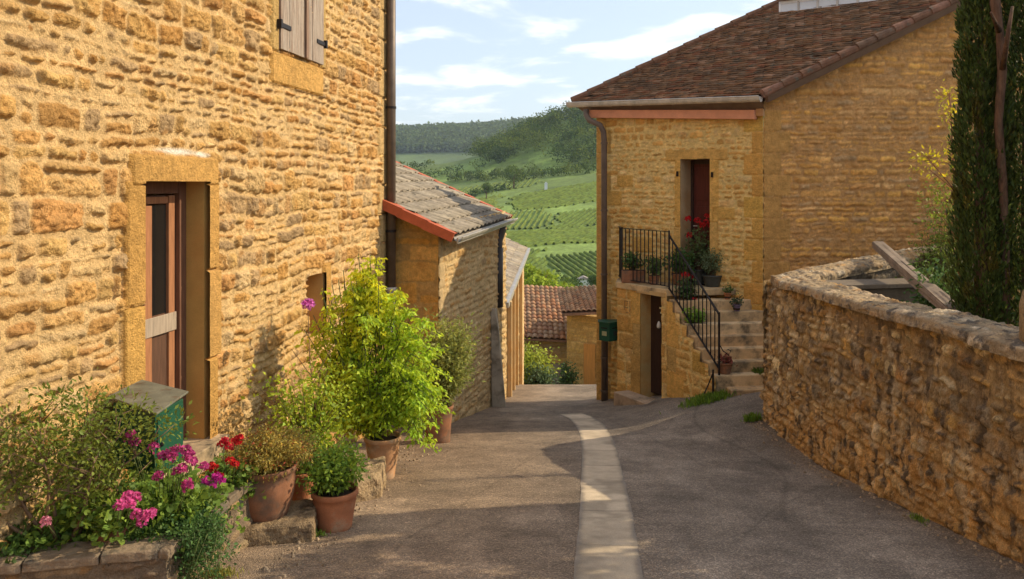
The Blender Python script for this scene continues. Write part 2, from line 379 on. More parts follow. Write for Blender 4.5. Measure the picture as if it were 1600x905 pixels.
def stone_sheet(name, A, B, zb, zt, nrm, seed, pal, amp=0.03, step=0.014, parent=None, mat='stone', holes=(), topfn=None,
                geo=None, keepfn=None, colfn=None, basefn=None, **kw):
    """rubble wall face from A to B (plan points), between heights zb and zt; u metres from A, v = height.
       holes are (u0,u1,z0,z1); topfn(u) clips the top; geo = grow factor for spacing away from the camera"""
    A = Vector((A[0], A[1], 0)); B = Vector((B[0], B[1], 0)); Lg = (B - A).length; d = (B - A).normalized(); nrm = Vector(nrm).normalized()
    if geo:
        us = [0.0]
        while us[-1] < Lg: us.append(us[-1] + step * geo(us[-1]))
        us = np.array(us); us = us * (Lg / us[-1])
    else: us = np.linspace(0, Lg, int(Lg / step) + 2)
    nv = int((zt - zb) / step) + 2; vsn = np.linspace(zb, zt, nv)
    for h in holes:      # snap grid lines to opening edges
        for e in h[:2]: us[np.argmin(abs(us - e))] = e
        for e in h[2:4]: vsn[np.argmin(abs(vsn - e))] = e
    U, V = np.meshgrid(us, vsn)
    if topfn is not None:
        T = topfn(U); V = zb + (V - zb) / (zt - zb) * (T - zb)
    if 'blocks' in kw and holes:
        nb = []
        for bl in kw['blocks']:
            bl = list(bl)
            for (a, b, c_, e) in holes:
                if abs(bl[1] - a) < .004: bl[1] += .03
                if abs(bl[0] - b) < .004: bl[0] -= .03
                if abs(bl[2] - e) < .004: bl[2] -= .03
                if abs(bl[3] - c_) < .004: bl[3] += .03
            nb.append(tuple(bl))
        kw['blocks'] = nb
    H, Cc = stone_field(U, V, seed, pal, **kw)
    if colfn is not None: Cc = colfn(U, V, Cc)
    off = H * amp
    if basefn is not None: off = off + basefn(U, V)
    X = A.x + d.x * U + nrm.x * off; Yy = A.y + d.y * U + nrm.y * off; Z = V + nrm.z * off
    cu = (U[:-1, :-1] + U[1:, 1:]) / 2; cv = (V[:-1, :-1] + V[1:, 1:]) / 2
    keep = np.ones(cu.shape, dtype=bool)
    for (a, b, c_, e) in holes: keep &= ~((cu > a) & (cu < b) & (cv > c_) & (cv < e))
    if keepfn is not None: keep &= keepfn(cu, cv)
    Fq = grid_faces(len(vsn), len(us), keep)
    # orientation: make faces look along nrm
    if d.cross(Vector((0, 0, 1))).dot(nrm) < 0: Fq = Fq[:, ::-1]
    return np_mesh(name, np.stack([X, Yy, Z], -1).reshape(-1, 3), Fq, M[mat], parent, Cc.reshape(-1, 3))

# ------------------------------------------------------------------ foliage
def leaves(name, pos, dirs, size, cols, parent, mat='leaf', aspect=0.5, fold=0.25, seed=1, kind='diamond', droop=0.0):
    """pos (n,3), dirs (n,3) leaf axis, size (n,), cols (n,3)"""
    rs = np.random.RandomState(seed); n = len(pos); pos = np.asarray(pos, float); d = np.asarray(dirs, float)
    d = d / (np.linalg.norm(d, axis=1, keepdims=True) + 1e-9)
    r = rs.randn(n, 3) + np.array([0, 0, 0.9]); s = np.cross(d, r); s /= (np.linalg.norm(s, axis=1, keepdims=True) + 1e-9)
    nn = np.cross(s, d); size = np.asarray(size)[:, None]
    if kind == 'diamond':
        w = size * aspect * 0.5; up = nn * w * fold * 2
        V = np.stack([pos, pos + d * size * .45 + s * w + up, pos + d * size - nn * size * droop, pos + d * size * .45 - s * w + up], 1)
        b = np.arange(n)[:, None] * 4; Fq = np.concatenate([b + [0, 1, 2], b + [0, 2, 3]], 0); k = 4
    else:     # roundish lobed leaf, centre + rim
        m = 7; ang = np.linspace(0.5, 2 * np.pi - 0.5, m)
        rad = np.array([.42, .5, .46, .54, .46, .5, .42])
        pts = [pos]
        for a, rr in zip(ang, rad):
            pts.append(pos + (-d * math.cos(a) + 0 * d) * size * rr + s * math.sin(a) * size * rr + nn * size * (0.10 + 0.05 * rs.randn(n, 1)))
        V = np.stack(pts, 1); k = m + 1; b = np.arange(n)[:, None] * k
        Fq = np.concatenate([b + [0, i, i + 1] for i in range(1, m)], 0)
    return np_mesh(name, V.reshape(-1, 3), Fq, M[mat], parent, np.repeat(cols, k, 0), smoothf=False)
def leafcol(rs, n, base, var=0.25, yellow=0.15):
    b = np.array(base); v = 1 + var * rs.randn(n, 1).clip(-2, 2); y = yellow * rs.rand(n, 1)
    return np.clip(b * v * (1 + np.array([[1.6, .7, -.2]]) * y), 0.003, 1)

def bush(parent, base, h, rx, seed, col, nst=30, lps=60, lsize=0.04, aspect=0.5, kind='diamond', droop=0.3, spread=1.0, ry=None,
         start=0.25, stem_r=0.004, stems=True, off=(0, 0), twig=0.09, yellow=0.15, shape=0.5, leafname='foliage', base_r=0.05, fl=0.0, stem_col=None, upright=0.0):
    """stems rise from the base towards points of an ellipsoid; leaves sit on short twigs along them.  returns stem tips"""
    rs = np.random.RandomState(seed); base = np.array(base, float); ry = ry or rx
    pos = []; dr = []; tips = []; mb = MB()
    for i in range(nst):
        a = rs.rand() * 2 * np.pi; q = math.sqrt(rs.rand()) * spread; e = rs.rand() ** shape
        tip = base + np.array([off[0] * e + rx * q * math.cos(a), off[1] * e + ry * q * math.sin(a), h * (0.3 + 0.7 * e) * (1 - 0.25 * q * q)])
        b0 = base + np.array([rs.randn() * base_r * .5, rs.randn() * base_r * .5, 0])
        midf = 0.35 if upright == 0 else 0.12
        mid = b0 + (tip - b0) * np.array([midf, midf, 0.65]) + rs.randn(3) * 0.03 * h
        tip = tip + np.array([0, 0, -droop * h * 0.25 * q])
        t = np.linspace(0, 1, 9)[:, None]; path = (1 - t) ** 2 * b0 + 2 * t * (1 - t) * mid + t * t * tip
        if stems: mb.tube(path[::2], [stem_r * (1.3 - 0.9 * k / 4) for k in range(5)], 5, False)
        m = max(2, int(lps * (0.6 + 0.8 * rs.rand())))
        tt = start + (1 - start) * rs.rand(m) ** 0.8; tt = tt[:, None]
        p = (1 - tt) ** 2 * b0 + 2 * tt * (1 - tt) * mid + tt * tt * tip
        o = rs.randn(m, 3) * twig * (0.5 + tt * 0.6); o[:, 2] *= 0.7
        pos.append(p + o); dd = o / (np.linalg.norm(o, axis=1, keepdims=True) + 1e-6) + rs.randn(m, 3) * 0.5 + np.array([0, 0, 0.15 - droop]); dr.append(dd)
        tips.append(tip)
    pos = np.concatenate(pos); dr = np.concatenate(dr); n = len(pos)
    cl = leafcol(rs, n, col, 0.22, yellow)
    # leaves get lighter towards the top
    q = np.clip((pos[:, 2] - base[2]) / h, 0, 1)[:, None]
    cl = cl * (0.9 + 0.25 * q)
    if stems: mb.build('stem', stem_col or M['stem'], parent, True)
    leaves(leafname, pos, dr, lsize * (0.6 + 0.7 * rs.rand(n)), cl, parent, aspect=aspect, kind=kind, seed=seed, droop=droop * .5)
    return np.array(tips)
def flower_heads(parent, pts, col, r=0.03, seed=1, petals=26, name='flower_head', psize=0.016):
    for k, p in enumerate(pts):
        rs = np.random.RandomState(seed * 50 + k); d = rs.randn(petals, 3); d[:, 2] = abs(d[:, 2]) * .9 - .25
        d /= np.linalg.norm(d, axis=1, keepdims=True)
        pos = np.array(p) + d * r * (0.7 + .3 * rs.rand(petals, 1))
        c = np.clip(np.array(col) * (1 + .25 * rs.randn(petals, 1)), 0.01, 0.95)
        leaves(name, pos, np.cross(d, rs.randn(petals, 3)), psize * (0.8 + .5 * rs.rand(petals)) * 1.3, c, parent, 'petal', aspect=0.95, seed=seed + k)
def pot(parent, x, y, zb, r, h, mat, rim=0.03, taper=0.72, name='pot', belly=0.0):
    mb = MB()
    prof = [(r * taper * .96, 0), (r * taper, 0.006)]
    for i in range(1, 7):
        t = i / 6; rr = r * (taper + (1 - taper) * t) + belly * math.sin(math.pi * t) * r
        prof.append((rr * 0.97, t * (h - rim * 1.6)))
    prof += [(r * 1.0, h - rim * 1.6 + .004), (r * 1.035, h - rim * 1.3), (r * 1.035, h - .004), (r * 1.02, h), (r * .93, h), (r * .9, h - .03)]
    prof += [(r * .88, h - 0.05)]
    mb.lathe((x, y, zb), prof, 36); mb.build(name, M[mat], parent, True)
    s = MB(); s.lathe((x, y, zb), [(r * .86, h - .09), (r * .885, h - .045), (r * .5, h - .035), (0.001, h - .03)], 24); s.build('soil', M['soil'], parent, True)
# ================================================================== SETTING
def make_ground():
    ys = np.concatenate([np.linspace(-30, 10, 30), np.linspace(10.4, 30, 60), np.geomspace(31, 300, 60), np.geomspace(308, 5200, 130)])
    t = np.linspace(-1, 1, 221); xs = np.sinh(t * 6.2) / np.sinh(6.2) * 3600
    X, Y = np.meshgrid(xs, ys); Z = ground_z(X, Y)
    Z = np.where(Y < 30, Z - 0.03, Z)
    g = fbm(X / 60, Y / 60, 4, 3)[..., None]; 
    c = np.array((0.15, 0.21, 0.042)) * (0.7 + 0.6 * g)
    fx, fy = X / 70 + Y / 200, Y / 85 - X / 150             # plots of meadow and vines
    pid = _tab[(np.floor(fx).astype(int)) & 255, (np.floor(fy).astype(int)) & 255][..., None]
    c = c * np.where(pid > .62, 1.25, np.where(pid < .28, .8, 1.0)) * np.where((pid > .45) & (pid < .55), np.array((1.35, 1.1, .9)), 1)
    far = smooth(1300, 1700, Y)[..., None]; c = c * (1 - far) + far * np.array((0.09, 0.13, 0.04)) * (.6 + .8 * fbm(X / 60, Y / 60, 4, 8))[..., None]
    near = (1 - smooth(20, 60, Y))[..., None]; c = c * (1 - near) + near * np.array((0.16, 0.125, 0.09))
    o = np_mesh('ground', np.stack([X, Y, Z], -1).reshape(-1, 3), grid_faces(len(ys), len(xs)), M['hill'], None, c.reshape(-1, 3))
    tag(o, kind='structure')
M['hill'] = material('meadow', None, 0.95, 0.3, 0.12, 0.0, fine=0.25, fscale=0.6)
make_ground()

def road_mat():
    m, nt, b = mat_new('asphalt'); N = nt.nodes; L = nt.links
    tc = N.new('ShaderNodeTexCoord')
    vo = N.new('ShaderNodeTexVoronoi'); vo.inputs['Scale'].default_value = 120; L.new(tc.outputs['Object'], vo.inputs['Vector'])
    n1 = N.new('ShaderNodeTexNoise'); n1.inputs['Scale'].default_value = 1.3; n1.inputs['Detail'].default_value = 8; n1.inputs['Roughness'].default_value = .65
    n2 = N.new('ShaderNodeTexNoise'); n2.inputs['Scale'].default_value = 45; n2.inputs['Detail'].default_value = 6; n2.inputs['Roughness'].default_value = .75
    n3 = N.new('ShaderNodeTexNoise'); n3.inputs['Scale'].default_value = 4.5; n3.inputs['Detail'].default_value = 7; n3.inputs['Roughness'].default_value = .7
    for n in (n1, n2, n3): L.new(tc.outputs['Object'], n.inputs['Vector'])
    r1 = N.new('ShaderNodeValToRGB'); e = r1.color_ramp.elements
    e[0].position = .32; e[0].color = (0.175, 0.148, 0.122, 1); e[1].position = .68; e[1].color = (0.32, 0.272, 0.222, 1)
    L.new(n1.outputs['Fac'], r1.inputs[0])
    r3 = N.new('ShaderNodeMapRange'); r3.inputs['From Min'].default_value = .35; r3.inputs['From Max'].default_value = .65; r3.inputs['To Min'].default_value = .82; r3.inputs['To Max'].default_value = 1.16
    L.new(n3.outputs['Fac'], r3.inputs['Value'])
    m1 = N.new('ShaderNodeMixRGB'); m1.blend_type = 'MULTIPLY'; m1.inputs[0].default_value = 1; L.new(r1.outputs[0], m1.inputs[1]); L.new(r3.outputs[0], m1.inputs[2])
    # single chips of the aggregate
    sep = N.new('ShaderNodeSeparateColor'); L.new(vo.outputs['Color'], sep.inputs[0])
    r2 = N.new('ShaderNodeValToRGB'); e = r2.color_ramp.elements; r2.color_ramp.interpolation = 'LINEAR'
    e[0].position = 0; e[0].color = (.55, .55, .55, 1); e[1].position = .75; e[1].color = (1.05, 1.03, 1, 1)
    x = e.new(.93); x.color = (1.5, 1.45, 1.35, 1); x = e.new(1.0); x.color = (2.0, 1.9, 1.75, 1)
    L.new(sep.outputs[0], r2.inputs[0])
    m2 = N.new('ShaderNodeMixRGB'); m2.blend_type = 'MULTIPLY'; m2.inputs[0].default_value = 1; L.new(m1.outputs[0], m2.inputs[1]); L.new(r2.outputs[0], m2.inputs[2])
    at = N.new('ShaderNodeAttribute'); at.attribute_name = 'Col'
    m3 = N.new('ShaderNodeMixRGB'); m3.blend_type = 'MULTIPLY'; m3.inputs[0].default_value = 1; L.new(m2.outputs[0], m3.inputs[1]); L.new(at.outputs['Color'], m3.inputs[2])
    L.new(m3.outputs[0], b.inputs['Base Color']); b.inputs['Roughness'].default_value = .88; b.inputs['Specular IOR Level'].default_value = .25
    ad = N.new('ShaderNodeMath'); ad.operation = 'MULTIPLY_ADD'; ad.inputs[1].default_value = -1.2
    L.new(vo.outputs['Distance'], ad.inputs[0]); L.new(n2.outputs['Fac'], ad.inputs[2])
    bp = N.new('ShaderNodeBump'); bp.inputs['Strength'].default_value = .85; bp.inputs['Distance'].default_value = .012
    L.new(ad.outputs[0], bp.inputs['Height']); L.new(bp.outputs[0], b.inputs['Normal'])
    return m
M['asphalt'] = road_mat()
def road_h(X, Y): return ground_z(X, Y) + 0.012 * (fbm(X * .9, Y * .7, 3, 2) - .5) + 0.006 * (fbm(X * 5, Y * 5, 3, 4) - .5)
def make_road():
    ys = np.concatenate([np.linspace(-6, 3, 30), np.linspace(3.05, 16, 800), np.linspace(16.1, 34, 80)])
    xs = np.concatenate([np.linspace(-5, -3.2, 6), np.linspace(-3.1, 4.2, 480), np.linspace(4.4, 14, 20)])
    X, Y = np.meshgrid(xs, ys)
    Z = road_h(X, Y)
    # warmer and lighter towards the left edge; greyer on the right
    k = smooth(1.4, -.6, X)[..., None]
    c = np.array((1.0, .98, .97)) * (1 - k) + np.array((1.18, 1.02, .86)) * k
    d = smooth(.55, .7, fbm(X * 1.3, Y * .8, 4, 12))[..., None] * .35; c = c * (1 + d)
    # worn wheel tracks, a dark repair patch and hairline cracks
    tr = np.exp(-((X - .07 * Y + .55) / .30) ** 2) + np.exp(-((X - .10 * Y - 1.25) / .30) ** 2); c = c * (1 + .13 * tr * (.5 + fbm(X, Y * .3, 3, 40)))[..., None]
    pt = (smooth(1.9, 1.93, X) * smooth(2.75, 2.72, X + .04 * np.sin(Y * 5)) * smooth(6.2, 6.24, Y) * smooth(8.3, 8.26, Y + .05 * np.sin(X * 9)))[..., None]; c = c * (1 - .16 * pt)
    for (x0, y0, x1, y1, w) in ((-.9, 5.2, .35, 9.5, .007), (1.5, 5.6, 2.9, 7.6, .006), (2.1, 8.6, 1.5, 12.6, .010), (-.2, 9.6, -1.0, 11.4, .008)):
        t_ = ((X - x0) * (x1 - x0) + (Y - y0) * (y1 - y0)) / ((x1 - x0) ** 2 + (y1 - y0) ** 2); wv = .14 * (fbm(t_ * 6, t_ * 0, 4, int(w * 1000)) - .5)
        dd = abs((X - x0) * (y1 - y0) - (Y - y0) * (x1 - x0)) / math.hypot(x1 - x0, y1 - y0); dd = abs(((X - x0) * (y1 - y0) - (Y - y0) * (x1 - x0)) / math.hypot(x1 - x0, y1 - y0) + wv)
        c = c * (1 - .22 * (np.exp(-(dd / (w * 1.6)) ** 2) * (t_ > 0) * (t_ < 1))[..., None])
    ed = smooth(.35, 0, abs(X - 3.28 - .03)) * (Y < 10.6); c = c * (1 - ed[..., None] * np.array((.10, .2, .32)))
    seam = np.exp(-((X - 1.9 - .08 * Y + .25 * np.sin(Y * 1.3)) / .03) ** 2)[..., None] * .25 * smooth(5, 7, Y)[..., None]; c = c * (1 - seam)
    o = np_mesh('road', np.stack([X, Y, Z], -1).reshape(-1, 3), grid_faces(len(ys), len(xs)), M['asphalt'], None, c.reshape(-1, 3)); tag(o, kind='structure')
make_road()

def make_strip():        # pale concrete drainage strip down the middle
    pts = np.array([(.50, 3.6), (.588, 4.88), (.78, 6.6), (.93, 8.23), (1.06, 9.6), (1.14, 10.8), (1.17, 12.0), (1.10, 12.9), (.98, 13.35)])
    t = np.linspace(0, len(pts) - 1, 700); px = np.interp(t, range(len(pts)), pts[:, 0]); py = np.interp(t, range(len(pts)), pts[:, 1])
    k = np.ones(41) / 41; px[20:-20] = np.convolve(px, k, 'valid'); py[20:-20] = np.convolve(py, k, 'valid')
    tx = np.gradient(px); ty = np.gradient(py); l = np.hypot(tx, ty); nx, ny = ty / l, -tx / l
    s = np.linspace(-1, 1, 27); arc = np.cumsum(l)
    X = px[:, None] + nx[:, None] * s * .215; Y = py[:, None] + ny[:, None] * s * .215
    X = X + (abs(s) > .99) * .012 * np.sign(s) * (fbm(arc * 3, arc * 0, 3, 2)[:, None] - .5) * 2
    Z = road_h(X, Y) + .0045
    ja = (arc % 1.02)[:, None] * np.ones_like(s); ji = (ja < .014) | (ja > 1.006)
    c = np.array((0.46, 0.375, 0.27)) * (0.72 + .56 * fbm(X * 2.2, Y * 2.2, 5, 14))[..., None]
    sid = np.floor(arc / 1.02).astype(int); c = c * (.88 + .24 * _tab[sid & 255, 9])[:, None, None]
    ed = smooth(.7, 1.0, abs(s))[None, :, None] * .25; c = c * (1 - ed)
    c = np.where(ji[..., None], c * .72, c); Z = Z - ji * .003
    dirt = smooth(.5, .7, fbm(X * 3, Y * 3, 4, 19))[..., None] * .3; c = c * (1 - dirt); em = smooth(.80, 1.0, abs(s) + .25 * (fbm(X * 9, Y * 9, 3, 23) - .5))[..., None]; c = c * (1 - em) + em * np.array((.22, .185, .15))
    o = np_mesh('gutter_strip', np.stack([X, Y, Z], -1).reshape(-1, 3), grid_faces(len(px), len(s)), M['concrete'], None, c.reshape(-1, 3)); tag(o, kind='structure')
M['concrete'] = material('concrete', None, 0.9, 0.14, 6, 0.35, 70, 0.004, fine=0.18, fscale=120)
make_strip()

# ================================================================== LEFT HOUSE
WD = Vector((.1487, 1, 0)).normalized(); WN = Vector((1, -.1487, 0)).normalized(); WA = Vector((-3.6 + .1487 * 3.4, 3.4, 0))
def wall_uz(px, py):
    p = onplane(px, py, WA, WN); return (p - WA).dot(WD), p.z
def wp(u, z, off=0): return WA + WD * u + WN * off + Vector((0, 0, z))
def left_house():
    h = thing('stone_house', 'big sunlit ochre rubble stone house with recessed wooden door and grey shutters', 'house', (WA.x, WA.y, -1.0))
    ul, zt = wall_uz(218, 283); ur, _ = wall_uz(320, 283); _, zb = wall_uz(270, 716)
    jl = wall_uz(190, 283)[0]; jr = wall_uz(334, 283)[0]; lt = wall_uz(266, 243)[1]; ll = wall_uz(199, 260)[0]
    nl, nt_ = wall_uz(478, 433); nr, nb = wall_uz(505, 520)
    uB = (11.8 - 3.4) * 1.011
    sl, sb0 = wall_uz(430, 84); sr, _ = wall_uz(498, 103)
    DC = (0.62, 0.345, 0.10)
    blocks = [(jl, ul, zt - .9, zt, DC, .95), (jl - .02, ul, zb - .2, zt - .905, (.63, .36, .1), .9),
              (ur, jr + .02, zt - .75, zt, (.60, .335, .1), .92), (ur, jr + .06, zt - 1.5, zt - .755, (.62, .35, .11), .9), (ur, jr, zb - .3, zt - 1.505, DC, .93),
              (ll, jr, zt, lt, (.62, .35, .105), 1.0),
              (sl - .14, sr + .05, sb0 - .30, sb0 + .02, (.63, .36, .11), .8), (sl - .14, sl + .01, sb0 + .02, sb0 + 1.6, (.58, .38, .14), .8),
              (sr - .01, sr + .12, sb0 + .02, sb0 + 1.6, (.58, .38, .14), .8),
              (nr, nr + .16, nb - .05, nt_ + .1, (.61, .34, .1), .8), (nl - .03, nr + .1, nb - .10, nb, (.55, .33, .1), .95)]
    blocks += [(uB - .34 - .14 * (i % 2), uB, -2.6 + i * .42, -2.6 + i * .42 + .40, (.60, .40, .17), .55) for i in range(20)]
    geo = lambda u: 0.75 + u * .10
    def topc(U, V, Cc):      # white lime smear on top of the lintel, darker damp foot of the wall
        a = np.exp(-((U - (ll + .62)) / .28) ** 2 - ((V - (lt + .035)) / .028) ** 2) + np.exp(-((U - (ll + 1.0)) / .1) ** 2 - ((V - (lt + .02)) / .022) ** 2)
        a = np.clip(a * 1.5 - .3, 0, 1)[..., None]
        return Cc * (1 - a) + a * np.array((.85, .8, .7))
    big = lambda U, V: 0.05 * (fbm(U * .5, V * .5, 3, 51) - .5)
    stone_sheet('front_wall', WA, WA + WD * uB, -2.9, 5.9, WN, 11, PAL_LEFT, amp=0.052, step=0.0092, parent=h, geo=geo, ch=(.065, .24), sw=(.11, .36), warp=.055,
                holes=[(ul, ur, zb, zt), (nl, nr, nb, nt_)], blocks=blocks, colfn=topc, rough=.8, joint=.003, jvar=.022, mfill=.0)
    # body behind the face
    b = MB().color((.5, .33, .15)); b.box(wp(-8, -3, -.42), WD * (uB + 7.98), WN * -7, (0, 0, 8.9)); b.build('rear_wall', M['stone'], h)
    stone_sheet('end_wall', wp(uB, 0), wp(uB, 0, -7), -3.2, 5.9, WD, 15, PAL_LEFT, amp=.02, step=.05, parent=h)
    stone_sheet('near_wall', wp(-8, 0), wp(0, 0), -2.2, 5.9, WN, 16, PAL_LEFT, amp=.03, step=.03, parent=h)
    # roof above the picture
    r = MB().color((.36, .2, .12)); e0 = wp(-8.3, 5.85, .3); r.prism([e0, wp(-8.3, 8.4, -3.7), wp(-8.3, 8.55, -3.7), wp(-8.3, 6.0, .3)], WD * (uB + 8.6))
    r.prism([wp(-8.3, 5.85, -7.6), wp(-8.3, 6.0, -7.6), wp(-8.3, 8.55, -3.72), wp(-8.3, 8.4, -3.72)], WD * (uB + 8.6)); r.build('roof', M['tile'], h)
    # door reveal: jamb, head, threshold
    D = .235; q = MB().color((.50, .29, .085)); e = .02
    q.box(wp(ul - .12, zb - .1, -D - .2), WD * .122, WN * (D + .2 - .005), (0, 0, zt - zb + .14))
    q.box(wp(ur - .002, zb - .1, -D - .2), WD * .122, WN * (D + .2 - .005), (0, 0, zt - zb + .14))
    q.build('door_jamb', M['dressed'], h)
    q = MB().color((.50, .29, .085)); q.box(wp(ul - .14, zt - .002, -D - .2), WD * (ur - ul + .28), WN * (D + .2 - .006), (0, 0, .14)); q.build('lintel', M['dressed'], h)
    q = MB().color((.45, .33, .2)); q.box(wp(ul - .14, zb - .18, -D - .2), WD * (ur - ul + .3), WN * (D + .34), (0, 0, .18)); q.build('threshold', M['step'], h, bevel=.01)
    # door
    d = MB(); rec = -D
    d.box(wp(ul + .003, zb, rec), WD * .05, WN * .06, (0, 0, zt - zb - .003)); d.box(wp(ur - .105, zb, rec), WD * .10, WN * .07, (0, 0, zt - zb - .003))
    d.box(wp(ul + .053, zt - .10, rec + .001), WD * (ur - ul - .16), WN * .058, (0, 0, .096)); d.build('door_frame', M['doordark2'], h, bevel=.004)
    dl, dr_ = ul + .056, ur - .11; w = dr_ - dl
    lf = MB(); zd = zt - .105
    lf.box(wp(dl, zb + .01, rec - .03), WD * w, WN * .03, (0, 0, zd - zb - .02)); leaf = lf.build('door', M['doordark2'], h)
    s = MB(); zr = wall_uz(240, 523)[1]
    s.box(wp(dl + .002, zb + .01, rec + .001), WD * .10, WN * .030, (0, 0, zd - zb - .02))
    s.box(wp(dl + w * .42, zb + .01, rec + .001), WD * .10, WN * .034, (0, 0, zd - zb - .10))
    s.box(wp(dl + .10, zd - .075, rec + .001), WD * (w - .2), WN * .028, (0, 0, .055)); s.box(wp(dr_ - .09, zb + .01, rec + .001), WD * .088, WN * .03, (0, 0, zd - zb - .02))
    s.box(wp(dl + .10, zb + .01, rec + .001), WD * (w - .2), WN * .028, (0, 0, .16)); s.build('stile', M['doorwood'], leaf, bevel=.004)
    s = MB(); s.box(wp(dl + .004, zr - .075, rec + .036), WD * (w - .01), WN * .012, (0, 0, .15)); s.build('rail', M['greywood'], leaf, bevel=.003)
    s = MB(); uc = wall_uz(238, 523)[0] + .05
    s.box(wp(uc, zr - .045, rec + .049), WD * .13, WN * .006, (0, 0, .085)); s.build('letter_slot', M['iron'], leaf)
    s = MB(); s.box(wp(uc + .02, zr - .008, rec + .056), WD * .09, WN * .006, (0, 0, .018)); s.build('slot_flap', M['zinc'], leaf)
    s = MB()
    for a0 in (dl + .102, dl + w * .42 + .102): s.box(wp(a0, zr + .08, rec + .0005), WD * (w * .42 - .104 if a0 < dl + .2 else dr_ - .092 - a0), WN * .006, (0, 0, zd - .08 - zr - .08))
    s.build('door_glass', M['darkglass'], leaf)
    s = MB()
    for a0 in (dl + .102, dl + w * .42 + .102): s.box(wp(a0, zb + .17, rec + .0005), WD * (w * .42 - .104 if a0 < dl + .2 else dr_ - .092 - a0), WN * .012, (0, 0, zr - .08 - zb - .17))
    s.build('door_panel', M['doorwood2'], leaf)
    # niche
    q = MB().color((.5, .31, .12)); N0 = -.24
    q.box(wp(nl - .05, nb - .05, N0 - .1), WD * (nr - nl + .1), WN * .1, (0, 0, nt_ - nb + .1)); q.box(wp(nl - .06, nb - .06, N0), WD * .058, WN * (-N0 - .004), (0, 0, nt_ - nb + .12))
    q.box(wp(nr + .002, nb - .06, N0), WD * .058, WN * (-N0 - .004), (0, 0, nt_ - nb + .12)); q.box(wp(nl, nb - .06, N0), WD * (nr - nl), WN * (-N0 - .004), (0, 0, .058)); q.box(wp(nl, nt_ + .002, N0), WD * (nr - nl), WN * (-N0 - .004), (0, 0, .058))
    q.build('niche', M['dressed'], h)
    # shutters, closed
    H = 1.45; gap = .012; um = sl + (sr - sl) * .56
    for (a0, a1, lab) in ((sl, um - gap, 0), (um + .0, sr, 1)):
        s = MB(); n = 3; ww = (a1 - a0) / n
        for k in range(n): s.box(wp(a0 + k * ww + .002, sb0 + .05, .035 + .004 * (k % 2)), WD * (ww - .004), WN * .028, (0, 0, H))
        so = s.build('window_shutter', M['shutter'], h, bevel=.003)
        for zz in (sb0 + .27, sb0 + 1.2):
            t = MB(); t.box(wp(a0 - .03 if lab == 0 else a1 - .22, zz, .0685), WD * .25, WN * .008, (0, 0, .045)); t.box(wp((a0 - .05) if lab == 0 else a1 + .015, zz - .02, .0), WD * .035, WN * .09, (0, 0, .09)); t.build('hinge', M['iron'], so)
    s = MB(); s.box(wp(um - .05, sb0 + .05, .069), WD * .06, WN * .02, (0, 0, H)); s.build('shutter_batten', M['shutter2'], h, bevel=.003)
    # downpipe at the corner
    pc = P(611, 200, 11.62)
    s = MB(); s.tube([(pc.x, pc.y, 5.8), (pc.x, pc.y, 0.05)], .068, 16); s.build('downpipe', M['pipe'], h, True)
    s = MB(); s.tube([(pc.x, pc.y, .05), (pc.x, pc.y, -1.95)], .062, 16)
    for zz in (.05, -1.0): s.tube([(pc.x, pc.y, zz + .05), (pc.x, pc.y, zz - .01)], .078, 16)
    lo = s.build('downpipe', M['zinc'], h, True)
    for zz in (4.4, 2.7, .9, -.6):
        s = MB(); s.tube([(pc.x, pc.y, zz), (pc.x, pc.y, zz + .035)], .076, 16); s.box((pc.x - .25, pc.y - .01, zz + .005), (.2, 0, 0), (0, .02, 0), (0, 0, .025)); s.build('pipe_bracket', M['iron'], h)
M['doordark2'] = material('brown_door_wood', (0.16, 0.075, 0.042), 0.65, 0.25, 8, 0.3, 30, 0.004, stretch=(6, 6, .6))
M['doorwood2'] = material('door_panel_wood', (0.10, 0.05, 0.03), 0.65, 0.25, 8, 0.3, 30, 0.004, stretch=(6, 6, .6))
M['shutter2'] = material('weathered_batten', (0.24, 0.15, 0.1), 0.85, 0.3, 9, 0.5, 30, 0.006, stretch=(6, 6, .5))
left_house()

